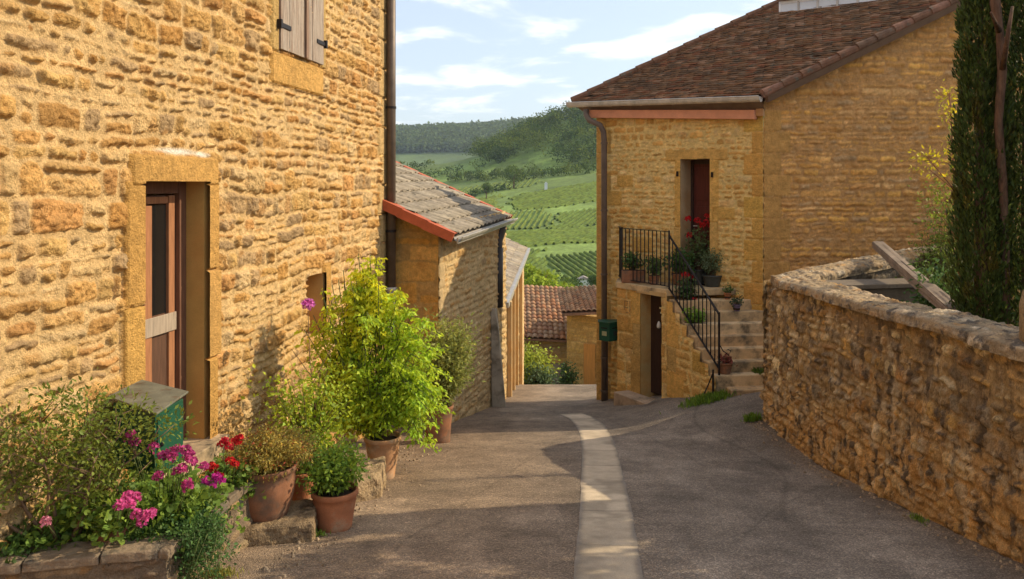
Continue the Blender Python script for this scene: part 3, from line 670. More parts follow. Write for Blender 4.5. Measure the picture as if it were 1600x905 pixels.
# ================================================================== ROOF TILES
def tiled_roof(name, E0, E1, up, length, tw, th, mat, parent, cols, seed, style='flat', thick=.014, jit=1.0, lowmid=None, clip=None):
    """courses of separate tiles between eave points E0-E1 going along `up` (unit, 3D) for `length`; one part"""
    rs = np.random.RandomState(seed); E0, E1, up = Vector(E0), Vector(E1), Vector(up).normalized()
    ea = (E1 - E0); L_ = ea.length; ea.normalize(); nr = ea.cross(up).normalized()
    if nr.z < 0: nr = -nr
    rows = int(length / th); n = int(L_ / tw); tw2 = L_ / n
    V = []; Fs = []; Cs = []; pal = np.array(cols)
    m = {'flat': 2, 'wave': 7, 'canal': 6}[style]
    for r in range(rows + 1):
        offx = (.5 if (r % 2 and style == 'flat') else 0)
        for i in range(-1 if offx else 0, n):
            a0 = (i + offx) * tw2; a1 = a0 + tw2 * (.985 if style == 'flat' else 1.0)
            a0 = max(a0, 0); a1 = min(a1, L_)
            if a1 - a0 < tw2 * .2: continue
            if clip and not clip((a0 + a1) / 2 / L_, r * th): continue
            b = len(V); j = rs.randn(3) * jit
            c = pal[rs.randint(len(pal))] * (0.8 + .4 * rs.rand())
            l0 = r * th + j[0] * .004; l1 = (r + 1) * th + .05
            h0 = thick * 1.7 + abs(j[1]) * .003; h1 = .002
            for k in range(m):
                s = k / (m - 1); x = a0 + (a1 - a0) * s
                if style == 'flat': hh = j[2] * .002 * (s - .5) * 2
                elif style == 'wave': hh = .020 * math.sin(2 * math.pi * s)
                else: hh = .055 * math.sin(math.pi * s) * (tw2 / .2)
                p0 = E0 + ea * x + up * l0; p1 = E0 + ea * x + up * l1
                V += [p0 + nr * (h0 + hh), p0 + nr * (h0 + hh - thick), p1 + nr * (h1 + hh)]; Cs += [c, c, c]
            for k in range(m - 1):
                q = b + k * 3; Fs += [(q, q + 3, q + 5, q + 2), (q + 1, q + 4, q + 3, q)]
            Fs += [(b, b + 2, b + 2, b + 1)] if False else []
    V = np.array([tuple(v) for v in V])
    o = np_mesh(name, V, np.array(Fs), M[mat], parent, np.array(Cs), smoothf=False)
    return o, nr
# ================================================================== SECOND HOUSE
def second_house():
    G = Vector((-1.08, 11.7, 0)); G2 = Vector((-.15, 15.4, 0))
    h = thing('stone_house', 'low stone house with grey tile roof and red verge, just past the big left house', 'house', (G.x, G.y, -2.2))
    sd = (G2 - G).normalized(); sn = Vector((sd.y, -sd.x, 0)); gd = Vector((-1, .15, 0)).normalized(); gn = Vector((-.15, -1, 0)).normalized()
    E1 = P(712, 368, 11.45); E2 = P(798, 340, 15.6); up = Vector((-.99, .14, .455)).normalized()
    s0 = E1.z - .03 + .33 * .455
    stone_sheet('side_wall', G, G2 + sd * .1, -3.4, s0, sn, 21, PAL_SIDE, amp=.04, step=.016, parent=h, ch=(.08, .18), sw=(.12, .32), warp=.06, rough=.6, joint=.008,
                topfn=lambda U: s0 + U * (.10 / 3.8), blocks=[(0, .16 + .08 * (i % 2), -2.6 + i * .38, -2.6 + i * .38 + .37, (.58, .42, .22), .6) for i in range(9)])
    stone_sheet('gable_wall', G, G + gd * 3.2, -2.8, s0, gn, 22, PAL_GAB2, amp=.016, step=.02, parent=h, ch=(.22, .34), sw=(.35, .7), warp=.02, rough=.35, joint=.004, jvar=.006,
                topfn=lambda U: s0 + U * .455)
    b = MB().color((.5, .35, .17)); f = .12
    p = [G + gd * f + sd * f, G2 - sn * f, G2 + gd * 3.1, G + gd * 3.1 + sd * f]
    b.prism([Vector((q.x, q.y, -3.5)) for q in p], (0, 0, 3.5 + s0 - .1)); b.build('rear_wall', M['stone'], h)
    # roof: base slab, tiles, verge, gutter
    nr = (E2 - E1).cross(up).normalized(); nr = nr if nr.z > 0 else -nr
    b = MB().color((.18, .15, .12)); b.prism([q - nr * .045 for q in (E1, E2, E2 + up * 5, E1 + up * 5)], nr * -.05); b.build('roof_deck', M['grey_tile'], h)
    t, _ = tiled_roof('roof', E1 + nr * .005, E2 + nr * .005, up, 5.0, .30, .34, 'grey_tile', h, [(.27, .23, .175), (.25, .21, .16), (.28, .24, .185), (.24, .205, .16)], 31, 'wave', thick=.03)
    ea = (E2 - E1).normalized()
    for (e, sgn) in ((E1, -1), (E2, 1)):
        v = MB(); v.prism([e + ea * .09 * sgn + nr * .035, e + ea * .09 * sgn - nr * .10, e + ea * .10 * sgn - nr * .10 , e + ea * .115 * sgn + nr * .035], up * 5.0)
        k = 0
        while k < 12:
            a = e + up * (k * .42) ; v.prism([a - ea * .06 * sgn + nr * .045, a + ea * .13 * sgn + nr * .045, a + ea * .135 * sgn - nr * .09, a + ea * .115 * sgn - nr * .09, a + ea * .11 * sgn + nr * .025, a - ea * .06 * sgn + nr * .03], up * .46 + nr * -.012); k += 1
        v.build('verge_tile', M['redpaint'], h)
    g = MB(); gp = E1 + Vector((.06, 0, -.02)) - ea * .10; gq = E2 + Vector((.06, 0, -.02)) + ea * .08
    # half-round gutter
    m = 9; dd = ea; sx = Vector((ea.y, -ea.x, 0)).normalized()
    for r_, fl in ((.065, 0), (.060, 1)):
        pts = []
        for q in (gp, gq):
            for j in range(m):
                w = math.pi * j / (m - 1); pts.append(q + sx * math.cos(w) * r_ - Vector((0, 0, 1)) * math.sin(w) * r_)
        g.add(pts, [(j, j + 1, m + j + 1, m + j) for j in range(m - 1)])
    g.tube([gp + sx * .065, gq + sx * .065], .010, 6); g.prism([gp + sx * .0 + Vector((0, 0, -.005)), gp + sx * .0 + Vector((0, 0, -.09)), gp - sx * .02 + Vector((0, 0, -.09)), gp - sx * .02 + Vector((0, 0, -.005))], gq - gp)
    g.build('gutter', M['zinc_pale'], h)
    c = P(779, 400, 15.0); a = P(786, 352, 15.1)
    s = MB(); s.tube([a, a + Vector((-.01, 0, -.08)), c + Vector((0, 0, -.02 + .3)), c + Vector((0, 0, .1)), P(778, 480, 15.0)], .075, 12); s.tube([P(779, 388, 15.0), P(779, 480, 15.0)], .085, 12); s.build('downpipe', M['darkpipe'], h, True)
    # leaning stone post at the foot of the pipe
    s = MB().color((.36, .3, .22)); s.hexa([P(768, 640, 14.4), P(791, 640, 14.4), P(790, 630, 14.9), P(770, 630, 14.9), P(766, 482, 14.4), P(775, 482, 14.4), P(777, 482, 14.8), P(768, 482, 14.8)]); s.build('stone_post', M['step'], h, bevel=.02)
PAL_GAB2 = dict(stones=[(0.62, 0.34, 0.09), (0.66, 0.38, 0.11), (0.60, 0.31, 0.07), (0.56, 0.33, 0.11)], mortar=(0.50, 0.30, 0.10))
M['zinc_pale'] = material('pale_zinc', (0.42, 0.39, 0.35), 0.5, 0.2, 7, 0.1, 30, 0.002, metal=.5, spec=.4)
second_house()

def third_house():
    A = Vector((-.14, 15.65, 0)); B = Vector((.43, 29, 0)); d = (B - A).normalized(); n = Vector((d.y, -d.x, 0))
    h = thing('stone_house', 'narrow house further down the lane with dark eave and pilasters, behind the grey tiled one', 'house', (A.x, A.y, -3))
    E1 = P(787, 474, 15.8); E2 = P(824, 388, 29)
    stone_sheet('side_wall', A, B, -9, E1.z, n, 24, PAL_SIDE, amp=.02, step=.035, parent=h, topfn=lambda U: E1.z + U * (E2.z - E1.z) / 13.2 - .02, ch=(.1, .2))
    for k, u in enumerate((.6, 2.3, 4.6, 8)):
        p = A + d * u + n * .01; s = MB().color((.5, .35, .18)); s.box((p.x, p.y, -7), d * .22, n * .10, (0, 0, 7 + E1.z - .04)); s.build('pilaster', M['dressed'], h, bevel=.01)
    up = Vector((-.99, .05, .46)).normalized(); nr = (E2 - E1).cross(up).normalized(); nr = nr if nr.z > 0 else -nr
    b = MB().color((.45, .33, .18)); b.prism([Vector((q.x, q.y, -9)) for q in (A - n * .1, B - n * .1, B - n * 3, A - n * 3)], (0, 0, 9 + E1.z - .1)); b.build('rear_wall', M['stone'], h)
    b = MB().color((.2, .17, .14)); b.prism([q - nr * .045 for q in (E1, E2, E2 + up * 3.4, E1 + up * 3.4)], nr * -.07); b.build('roof_deck', M['grey_tile'], h)
    tiled_roof('roof', E1 + nr * .005, E2 + nr * .005, up, 3.4, .3, .34, 'grey_tile', h, [(.28, .24, .19), (.24, .2, .16), (.3, .25, .18)], 33, 'wave', thick=.02)
    s = MB(); e = Vector((.05, 0, -.04)); s.bar(E1 + e, E2 + e, .1, .11); s.build('gutter', M['zinc_pale'], h)
third_house()
# ================================================================== RIGHT HOUSE
RC = Vector((4.17, 13.2, 0)); RF = Vector((-.766, .643, 0)).normalized(); RN = Vector((-.643, -.766, 0)).normalized()
RG = Vector((.993, .119, 0)).normalized(); RGN = Vector((.119, -.993, 0)).normalized()
def fac(px, py, off=0):
    p = onplane(px, py, RC + RN * off, RN); return (p - RC).dot(RF), p.z
def fp(u, z, off=0): return RC + RF * u + RN * off + Vector((0, 0, z))
Z_G = -1.64; Z_L = -.167; RISE = (Z_L - Z_G) / 9
def step_pt(k):
    if k == 1: return Vector((3.27, 11.88, 0))
    t = (k - 2) / 7; return Vector((lerp(3.11, 2.62, t), lerp(12.1, 13.35, t), 0))
def right_house():
    h = thing('stone_house', 'yellow stone house with outside stair, dark brown tile roof and salmon eave board', 'house', (RC.x, RC.y, -1.7))
    LW = 3.32; ezR, ezL = 1.6 + 1.13, 1.6 + 1.30
    ul, zt = fac(1064, 249); ur, _ = fac(1110, 249)   # u grows to the left, so ur < ul
    CB = (.76, .44, .12)
    rs = random.Random(5)
    bl = [(0, .20 + .14 * (i % 2), -2.2 + i * .36, -2.2 + i * .36 + .35, (.68 + .05 * rs.random(), .38 + .04 * rs.random(), .10), .5) for i in range(14)]
    bl += [(LW - .22 - .1 * (i % 2), LW, -3.0 + i * .40, -3.0 + i * .40 + .39, (.64, .37, .11), .5) for i in range(15)]
    bl += [(ur - .16, ur, zt - 1.1, zt, CB, .9), (ur - .14, ur, -.3, zt - 1.105, (.70, .42, .13), .9), (ul, ul + .12, zt - 1.2, zt, CB, .9), (ul, ul + .14, -.3, zt - 1.205, (.70, .42, .13), .9), (ur - .32, ul + .30, zt, zt + .17, (.70, .41, .12), .9)]
    for (u0, z0, w, hh) in ((2.1, .35, .42, .28), (.95, .1, .4, .34), (2.3, -.6, .45, .3), (.5, 1.0, .4, .2), (2.75, 1.2, .4, .28), (2.5, 1.55, .35, .22), (.55, -.5, .5, .3)):
        bl.append((u0, u0 + w, z0, z0 + hh, (.70, .41, .11), .5))
    stone_sheet('facade', RC, RC + RF * LW, -3.3, 2.8, RN, 41, PAL_FAC, amp=.029, step=.0145, parent=h, ch=(.075, .16), sw=(.1, .26), warp=.035, rough=.75, joint=.008, jvar=.014,
                holes=[(ur, ul, -.3, zt)], blocks=bl, topfn=lambda U: ezR + (ezL - ezR) * U / LW)
    ridge = 6.6
    bl = [(0, .3 + .16 * ((i + 1) % 2), -2.2 + i * .36, -2.2 + i * .36 + .35, (.52, .28, .085), .4) for i in range(14)]
    for i in range(26): bl.append((rs.uniform(.3, 6.5),) * 1 + (0, 0, 0, (0, 0, 0))) if False else None
    stone_sheet('gable_wall', RC, RC + RG * 13, -2.4, ezR, RGN, 42, PAL_GAB, amp=.033, step=.0175, parent=h, mat='gable_stone', ch=(.055, .135), sw=(.12, .42), warp=.04, rough=.75,
                joint=.007, jvar=.012, blocks=bl, topfn=lambda U: ezR + .24 + .483 * np.minimum(U, 13 - U))
    # other walls
    b = MB().color((.5, .32, .13)); a0 = RC + RG * .12 - RGN * .12 - RN * .0
    A = RC + RG * .16 + RF * .16; B = RC + RF * (LW - .02) - RN * .5; Cc = B + RG * 12; Dd = RC + RG * 12.8 - RGN * .15
    q = [RC - RN * .46 - RGN * .12 + RG * .1, RC + RF * LW - RN * .46, RC + RF * LW + RG * 12.6, RC + RG * 12.9 - RGN * .15]
    b.prism([Vector((p.x, p.y, -3.4)) for p in q], (0, 0, 3.4 + 2.6)); b.build('rear_wall', M['gable_stone'], h)
    s = MB().color((.55, .35, .13)); p0 = RC + RF * (LW - .004); s.prism([Vector((p.x, p.y, -3.3)) for p in (p0, p0 - RN * .5, p0 - RF * .15 - RN * .5, p0 - RF * .15 - RN * .03)], (0, 0, 3.3 + ezL - .02)); s.build('corner_wall', M['stone'], h)
    # roof
    R0 = P(1189, 150, 12.98); L0 = P(896, 160, 15.5); up = Vector((RG.x, RG.y, .483)).normalized(); ea = (R0 - L0).normalized()
    nr = ea.cross(up).normalized(); nr = nr if nr.z > 0 else -nr
    Tt = 4.45      # length of the lower roof along the slope
    dk = MB().color((.10, .07, .05)); dk.prism([L0, R0, R0 + up * 7.4, L0 + up * 7.4], nr * -.06); dk.build('roof_deck', M['doordark'], h)
    tcol = [(.19, .10, .05), (.15, .085, .048), (.22, .115, .06), (.13, .08, .05), (.26, .15, .09), (.18, .11, .065), (.20, .085, .045)]
    def cl(a, b): return not (a > .02 and b > Tt - .02 and True)
    tiled_roof('roof', L0 + nr * .005, R0 + nr * .005, up, 7.3, .165, .098, 'tile', h, tcol, 43, 'flat', thick=.016, jit=1.6)
    # far slope
    a = MB().color((.16, .085, .05)); rt = L0 + up * 7.4; rt2 = R0 + up * 7.4; dn = Vector((RG.x, RG.y, -.483)).normalized(); a.prism([rt, rt2, rt2 + dn * 7.4, rt + dn * 7.4], (0, 0, -.08)); a.build('rear_roof', M['tile'], h)
    # verge along the gable
    v = MB(); k = 0
    while k * .36 < 7.3:
        v.color(random.Random(k).choice([(.17, .085, .05), (.22, .11, .07), (.14, .08, .05)]))
        a_ = R0 + up * (k * .36) + ea * .035 + nr * (.028); b_ = a_ + up * .40 - nr * .012
        v.tube([a_ + nr * .012, b_], [.078, .066], 10); k += 1
    v.build('verge_tile', M['tile'], h, False)
    v = MB().color((.15, .09, .055)); o = R0 + ea * .06 - nr * .12; v.prism([o, o + nr * .11, o + nr * .11 + ea * .05, o + ea * .05], up * 7.3); v.build('verge_board', M['plain'], h)
    v = MB().color((.17, .085, .05)); k = 0
    while k * .36 < 7.3:
        a_ = L0 + up * (k * .36) - ea * .02 + nr * .03; v.tube([a_ + nr * .012, a_ + up * .40], [.07, .06], 8); k += 1
    v.build('verge_tile', M['tile'], h)
    # gutter, fascia
    g0 = L0 - ea * .08; g1 = R0 + ea * .02; sx = Vector((-ea.y, ea.x, 0)).normalized(); sx = sx if sx.dot(RN) > 0 else -sx; Zd = Vector((0, 0, 1))
    g = MB(); m = 9; off = sx * .055 - Zd * .015
    for r_ in (.078, .072):
        pts = []
        for q_ in (g0 + off, g1 + off):
            for j in range(m):
                w = math.pi * j / (m - 1); pts.append(q_ + sx * math.cos(w) * r_ - Zd * math.sin(w) * r_ * 1.15)
        g.add(pts, [(j, j + 1, m + j + 1, m + j) for j in range(m - 1)])
    g.tube([g0 + off + sx * .078, g1 + off + sx * .078], .011, 6)
    for e_ in (g0, g1):
        g.prism([e_ + off + sx * math.cos(math.pi * j / 8) * .078 - Zd * math.sin(math.pi * j / 8) * .09 for j in range(9)], ea * .004 * (1 if e_ is g1 else -1))
    gt = g.build('gutter', M['zinc'], h)
    L_ = (g1 - g0).length
    for k in range(6):
        c = g0 + ea * (L_ * (k + .5) / 6) + off; s = MB()
        pts = [c + sx * math.cos(math.pi * j / 8) * .084 - Zd * math.sin(math.pi * j / 8) * .096 for j in range(9)]
        s.add(pts + [p + ea * .02 for p in pts], [(j, j + 1, 10 + j, 9 + j) for j in range(8)]); s.build('gutter_joint', M['zinc'], gt)
    s = MB(); w0 = fp(LW + .12, 0, .02); w1 = fp(.10, 0, .02)
    s.prism([Vector((w0.x, w0.y, ezL - .02)), Vector((w1.x, w1.y, ezR - .055)), Vector((w1.x, w1.y, ezR + .10)), Vector((w0.x, w0.y, ezL + .13))], RN * .12); s.build('fascia', M['pink'], h, bevel=.006)
    s = MB().color((.45, .25, .12)); s.box(fp(.10, ezR + .0, .0), RF * -.12, RN * .08, (0, 0, .12)); s.build('fascia_end', M['dressed'], h)
    s = MB().color((.2, .14, .1)); q0 = fp(LW + .30, ezL + .10, -.02); q1 = fp(-.02, ezR + .06, -.02); s.add([q0, q1, R0 - nr * .062, L0 - nr * .062], [(0, 1, 2, 3), (3, 2, 1, 0)][:1])
    s.prism([q0, q1, q1 + Vector((0, 0, .4)), q0 + Vector((0, 0, .32))], -RN * .2); s.build('soffit', M['plain'], h)
    # downpipe
    pts = [P(916, 172, 15.25), P(916, 180, 15.22), P(921, 188, 15.1), P(938, 196, 15.02), P(943, 206, 15.0), P(944, 220, 15.0), P(944, 637, 15.0)]
    s = MB(); s.tube(pts, .055, 12); s.build('downpipe', M['pipe2'], h, True)
    for y_ in (225, 330, 430, 560, 612):
        s = MB(); c = P(944, y_, 15.0); s.tube([c, c + Vector((0, 0, .03))], .066, 12); s.build('pipe_bracket', M['pipe2'], h)
    # cables / thin pipe beside it
    s = MB(); s.tube([P(949, 532, 15.02), P(949, 636, 15.02)], .012, 6); s.build('thin_pipe', M['pipe2'], h)
    # upper door
    r = .40; q = MB().color((.52, .36, .2)); q.box(fp(ul, -.3, -r - .05), RF * .10, RN * (r + .045), (0, 0, zt + .36)); q.box(fp(ur - .10, -.3, -r - .05), RF * .098, RN * (r + .045), (0, 0, zt + .36)); q.build('door_jamb', M['dressed'], h)
    q = MB().color((.50, .33, .15)); q.box(fp(ur - .12, zt, -r - .05), RF * (ul - ur + .24), RN * (r + .04), (0, 0, .1)); q.build('lintel', M['dressed'], h)
    q = MB(); q.box(fp(ur, -.3, -r - .03), RF * (ul - ur), RN * .04, (0, 0, zt + .3)); dd = q.build('door', M['reddoor'], h)
    q = MB(); q.box(fp(ur + .002, -.3, -r + .0105), RF * .05, RN * .03, (0, 0, zt + .28)); q.box(fp(ul - .055, -.3, -r + .0105), RF * .05, RN * .03, (0, 0, zt + .28)); q.box(fp(ur + .06, zt - .08, -r + .0105), RF * (ul - ur - .12), RN * .03, (0, 0, .07)); q.build('door_frame', M['doordark'], dd)
    q = MB()
    for (u_, z_) in ((ur - .05, zt - .28), (ul + .05, zt - .26)): q = MB(); q.cbox(fp(u_, z_, .035), RF * .03, RN * .05, (0, 0, .09)); q.build('shutter_hook', M['iron'], h)
    pass
    q = MB()
    for z0_, z1_ in ((.1, .75), (.85, 1.2), (1.3, zt - .15)):
        if z1_ < zt - .1 or True: q.box(fp(ur + .09, z0_, -r + .0105), RF * (ul - ur - .18), RN * .012, (0, 0, min(z1_, zt - .12) - z0_))
    q.build('door_panel', M['reddoor'], dd, bevel=.006)
    q = MB(); q.tube([fp(ul - .085, .85, -r + .05), fp(ul - .085, .85, -r + .09), fp(ul - .17, .85, -r + .09)], .011, 7); q.build('handle', M['zinc'], dd)
    # landing and stair: stair > steps
    st = MB().color((.60, .42, .22))
    F9 = step_pt(9); LE = Vector((1.92, 14.46, 0)); facR = onplane(1152, 300, RC, RN); fr = Vector((3.82, 13.5, 0)); fl = fp(2.86, 0)
    def zz(v, z): return Vector((v.x, v.y, z))
    ld = [LE + Vector((-.04, -.02, 0)), F9 + Vector((-.03, -.0, 0)), F9 + Vector((1.18, .142, 0)), fp(2.84, 0, .0)]
    ld = [zz(p, Z_L - .11) for p in ld]
    st.prism(ld, (0, 0, .11)); stair = st.build('staircase', M['step'], h, bevel=.012)
    sd = Vector((1, .12, 0)).normalized()
    def hit(S):      # along the riser line until the facade, or past the corner
        den = sd.dot(RN); s = (RC - S).dot(RN) / den; p = S + sd * s
        return p if (p - RC).dot(RF) > .02 else S + sd * 1.75
    for k in range(1, 9):
        S = step_pt(k); T = step_pt(k + 1); x = .0015 * k
        if k == 1: S = S + Vector((0, 0, 0)); T = Vector((3.24, 12.2, 0))
        a_, b_ = S, hit(S); c_ = hit(T) + Vector((.0, .06, 0)) if k > 1 else T + sd * 1.7; d_ = T + Vector((-.0, .05, 0))
        if (b_ - RC).dot(RF) > .02 and (c_ - RC).dot(RF) > .02: pass
        top = Z_G + RISE * k
        col = [(.62, .42, .22), (.56, .37, .19), (.64, .46, .26), (.52, .36, .19)][k % 4]
        s = MB().color(col); s.prism([zz(p + Vector((x, 0, 0)), top - .34) for p in (a_, b_, c_, d_)], (0, 0, .34)); o = s.build('step', M['step'], stair, bevel=.014)
    # side wall of the stair, stepped top
    S2, S9 = step_pt(2) + Vector((-.02, -.03, 0)), F9 + Vector((-.02, 0, 0)); dS = (S9 - S2).normalized(); nS = Vector((-dS.y, dS.x, 0)); LS = (S9 - S2).length
    def kp(U, V): return V < Z_G + RISE * (2 + np.floor(np.clip(U / LS * 7, 0, 6.99))) - .025
    stone_sheet('stair_wall', S2, S9, -2.6, Z_L, nS, 44, PAL_FAC, amp=.022, step=.016, parent=h, ch=(.1, .22), sw=(.14, .36), warp=.04, rough=.5, joint=.006, keepfn=kp,
                blocks=[(LS - .36, LS, -1.1, -.72, CB, .6), (LS - .3, LS, -1.5, -1.11, (.58, .36, .12), .6), (LS - .5, LS, -1.95, -1.51, CB, .6), (LS - .26, LS, -.7, -.3, CB, .6), (.28, .62, -1.35, -1.05, (.6, .36, .09), .6)])
    s = MB().color((.5, .34, .15)); e = S2 - nS * .05
    s.prism([zz(S2, -2.4), zz(S2 - nS * .2, -2.4), zz(S2 + sd * 1.6 - nS * 0, -2.4), zz(S2 + sd * 1.6 - Vector((0, .02, 0)), -2.4)][:3], (0, 0, 2.4 + Z_G + RISE * 1 + .02)) if False else None
    # wall under the landing with the cellar door
    F9b = F9 + Vector((-.02, 0, 0)); dW = (LE - F9b).normalized(); nW = Vector((-dW.y, dW.x, 0)); nW = nW if nW.y < 0 else -nW; LWd = (LE - F9b).length
    def fw(px, py):
        p = onplane(px, py, F9b, nW); return (p - F9b).dot(dW), p.z
    cl_, ct = fw(1001, 470); cr_, cb = fw(1034, 627)
    ct = -.30; 
    stone_sheet('landing_wall', F9b, LE, -3.0, Z_L - .05, nW, 45, PAL_FAC, amp=.016, step=.015, parent=h, ch=(.2, .34), sw=(.2, .5), warp=.02, rough=.4, joint=.004, jvar=.008,
                holes=[(cr_, cl_, cb, ct)], blocks=[(cl_, cl_ + .26, ct - .55, ct, CB, .6), (cl_, cl_ + .2, ct - 1.1, ct - .555, (.58, .36, .12), .6), (cl_, cl_ + .26, cb - .1, ct - 1.105, (.56, .33, .1), .6)])
    def wq(u, z, off=0): return F9b + dW * u + nW * off + Vector((0, 0, z))
    s = MB().color((.5, .34, .14)); r2 = .26
    s.box(wq(cl_, cb - .1, -r2 - .05), dW * (LWd - cl_ - .01), nW * (r2 + .04), (0, 0, ct - cb + .1)); s.box(wq(cr_ - .08, cb - .1, -r2 - .05), dW * .078, nW * (r2 + .04), (0, 0, ct - cb + .1)); s.build('door_jamb', M['dressed'], h)
    s = MB().color((.52, .36, .17)); s.box(wq(cr_ - .10, ct - .002, -r2), dW * (cl_ - cr_ + .2), nW * (r2 + .02), (0, 0, .07)); s.build('lintel', M['dressed'], h)
    s = MB(); n = 4; w = (cl_ - cr_) / n
    for k in range(n): s.box(wq(cr_ + k * w + .002, cb, -r2 - .003 * (k % 2)), dW * (w - .004), nW * .03, (0, 0, ct - cb)); 
    cd = s.build('cellar_door', M['doordark'], h)
    s = MB().color((.75, .7, .5)); c = wq(*fw(1021, 487), -r2 + .04)
    for dx, dz, l in ((-.05, .02, .14), (-.03, -.06, .1)): s.box(c + dW * dx + Vector((0, 0, dz)), dW * l, nW * .006, (0, 0, .028))
    s.tube([c + Vector((0, 0, .05)) + nW * .01, c + Vector((0, 0, -.09)) + nW * .01], .008, 6); s.build('door_plate', M['plain'], cd)
    s = MB().color((.8, .8, .8)); c = wq(*fw(1015, 510), -r2 + .05); s.lathe(c, [(.01, -.06), (.034, -.04), (.036, .0), (.02, .05), (.006, .07)], 12); s.build('bell_pull', M['plain'], cd, True)
    # worn carved mark beside the cellar door
    s = MB().color((.36, .22, .09)); 
    for (px, py, dx, dz) in ((977, 470, 0, .16), (985, 470, 0, .2), (977, 470, .09, 0), (977, 480, .09, 0), (979, 488, .06, 0)):
        u_, z_ = fw(px, py); s.bar(wq(u_, z_, .014), wq(u_ - dx, z_ - dz, .014), .012, .012)
    s.build('carved_mark', M['dressed'], h)
    # slab in front of the cellar door
    s = MB().color((.42, .30, .20)); z0 = cb + .0
    s.prism([wq(cr_ - .12, z0 - .25, .0), wq(cl_ + .32, z0 - .25, .0), wq(cl_ + .38, z0 - .25, .30), wq(cr_ - .1, z0 - .25, .34)], (0, 0, .25)); s.build('doorstep', M['step'], h, bevel=.015)
    # railing
    RH = .97; i0 = LE + Vector((.05, -.03, 0)) + nW * -.03; i1 = F9 + Vector((.02, .03, 0)); i2 = step_pt(2) + Vector((.05, .05, 0)); fl2 = fp(2.80, 0, .02)
    s = MB(); s.bar(zz(i0, Z_L + RH), zz(i1, Z_L + RH), .035, .012); s.bar(zz(i0, Z_L + .05), zz(i1, Z_L + .05), .03, .012)
    s.bar(zz(i0, Z_L + RH), zz(fl2, Z_L + RH), .035, .012); s.bar(zz(i0, Z_L + .05), zz(fl2, Z_L + .05), .03, .012)
    zb0, zb1 = Z_L + .02, Z_G + RISE * 2 + .10; zt0, zt1 = Z_L + RH - .06, Z_G + RISE * 2 + .93
    s.bar(zz(i1, zt0), zz(i2, zt1), .035, .014); s.bar(zz(i1, zb0), zz(i2, zb1), .03, .012)
    rail = s.build('railing', M['iron'], h)
    s = MB()
    for k in range(13):
        p = lerp(i0, i1, k / 12); s.tube([zz(p, Z_L + .05), zz(p, Z_L + RH)], .0095, 6)
    for k in range(1, 5):
        p = lerp(i0, fl2, k / 5); s.tube([zz(p, Z_L + .05), zz(p, Z_L + RH)], .0095, 6)
    for k in range(1, 13):
        t = k / 13; p = lerp(i1, i2, t); s.tube([zz(p, lerp(zb0, zb1, t)), zz(p, lerp(zt0, zt1, t))], .0095, 6)
    s.build('baluster', M['iron'], rail)
    for (p, z0_, z1_) in ((i0, Z_L, Z_L + RH + .02), (i1, Z_L - .1, Z_L + RH + .02), (i2, Z_G + RISE * 2, zt1 + .03)):
        s = MB(); s.bar(zz(p, z0_), zz(p, z1_), .028); s.build('post', M['iron'], rail)
    # foot of the rail: post down to the ground with a scroll
    p = step_pt(2) + Vector((-.06, -.02, 0)); s = MB(); s.bar(zz(p, zb1), zz(p, Z_G - .15), .026)
    s.tube([zz(p, zb1 - .05), zz(p + Vector((-.08, 0, 0)), zb1 - .25), zz(p + Vector((-.17, -.03, 0)), zb1 - .42), zz(p + Vector((-.2, -.03, 0)), zb1 - .55), zz(p + Vector((-.15, -.02, 0)), zb1 - .60), zz(p + Vector((-.10, 0, 0)), zb1 - .55), zz(p + Vector((-.12, 0, 0)), zb1 - .50)], .010, 6)
    s.tube([zz(i2, zt1 - .45), zz(i2 + Vector((.05, -.02, 0)), zt1 - .55), zz(i2 + Vector((.14, -.04, 0)), zt1 - .62), zz(i2 + Vector((.17, -.04, 0)), zt1 - .55), zz(i2 + Vector((.12, -.03, 0)), zt1 - .53)], .009, 6)
    s.build('scroll', M['iron'], rail)
    # glazed clerestory on the roof
    c0 = onplane(1217, 22, L0, nr) - Vector((0, 0, .03)); c1 = onplane(1440, -4, L0, nr) - Vector((0, 0, .03)); ea_old = ea; ea = (c1 - c0).normalized(); s = MB(); hC = .27
    s.prism([c0, c1, c1 + Vector((0, 0, .05)), c0 + Vector((0, 0, .05))], Vector((RG.x, RG.y, 0)) * .05); s.prism([c0 + Vector((0, 0, hC - .05)), c1 + Vector((0, 0, hC - .05)), c1 + Vector((0, 0, hC)), c0 + Vector((0, 0, hC))], Vector((RG.x, RG.y, 0)) * .05)
    cs = s.build('clerestory', M['white'], h)
    for k in range(8):
        a_ = lerp(c0, c1, k / 7) - ea * (.03 if k == 7 else 0); s = MB(); s.box(a_ + Vector((0, 0, .03)), ea * .03, Vector((RG.x, RG.y, 0)) * .055, (0, 0, hC - .06)); s.build('mullion', M['white'] if k in (0, 7) else M['zinc'], cs)
    for k in range(7):
        a_, b_ = lerp(c0, c1, k / 7), lerp(c0, c1, (k + 1) / 7); s = MB(); o_ = Vector((RG.x, RG.y, 0)) * .02
        s.prism([a_ + o_ + Vector((0, 0, .04)), b_ + o_ + Vector((0, 0, .04)), b_ + o_ + Vector((0, 0, hC - .04)), a_ + o_ + Vector((0, 0, hC - .04))], Vector((RG.x, RG.y, 0)) * .01); s.build('pane', M['milk'], cs)
    s = MB().color((.18, .10, .065)); s.prism([c0 + Vector((-.05, -.05, hC + .003)), c1 + Vector((.0, -.05, hC + .003)), c1 + Vector((3, .36, hC + 1.0)), c0 + Vector((3, .36, hC + 1.0))], (0, 0, .07)); s.build('clerestory_roof', M['tile'], cs)
M['pipe2'] = material('dull_brown_pipe', (0.14, 0.10, 0.075), 0.6, 0.2, 6, 0.1, 30, 0.002, metal=0.2, spec=0.3)
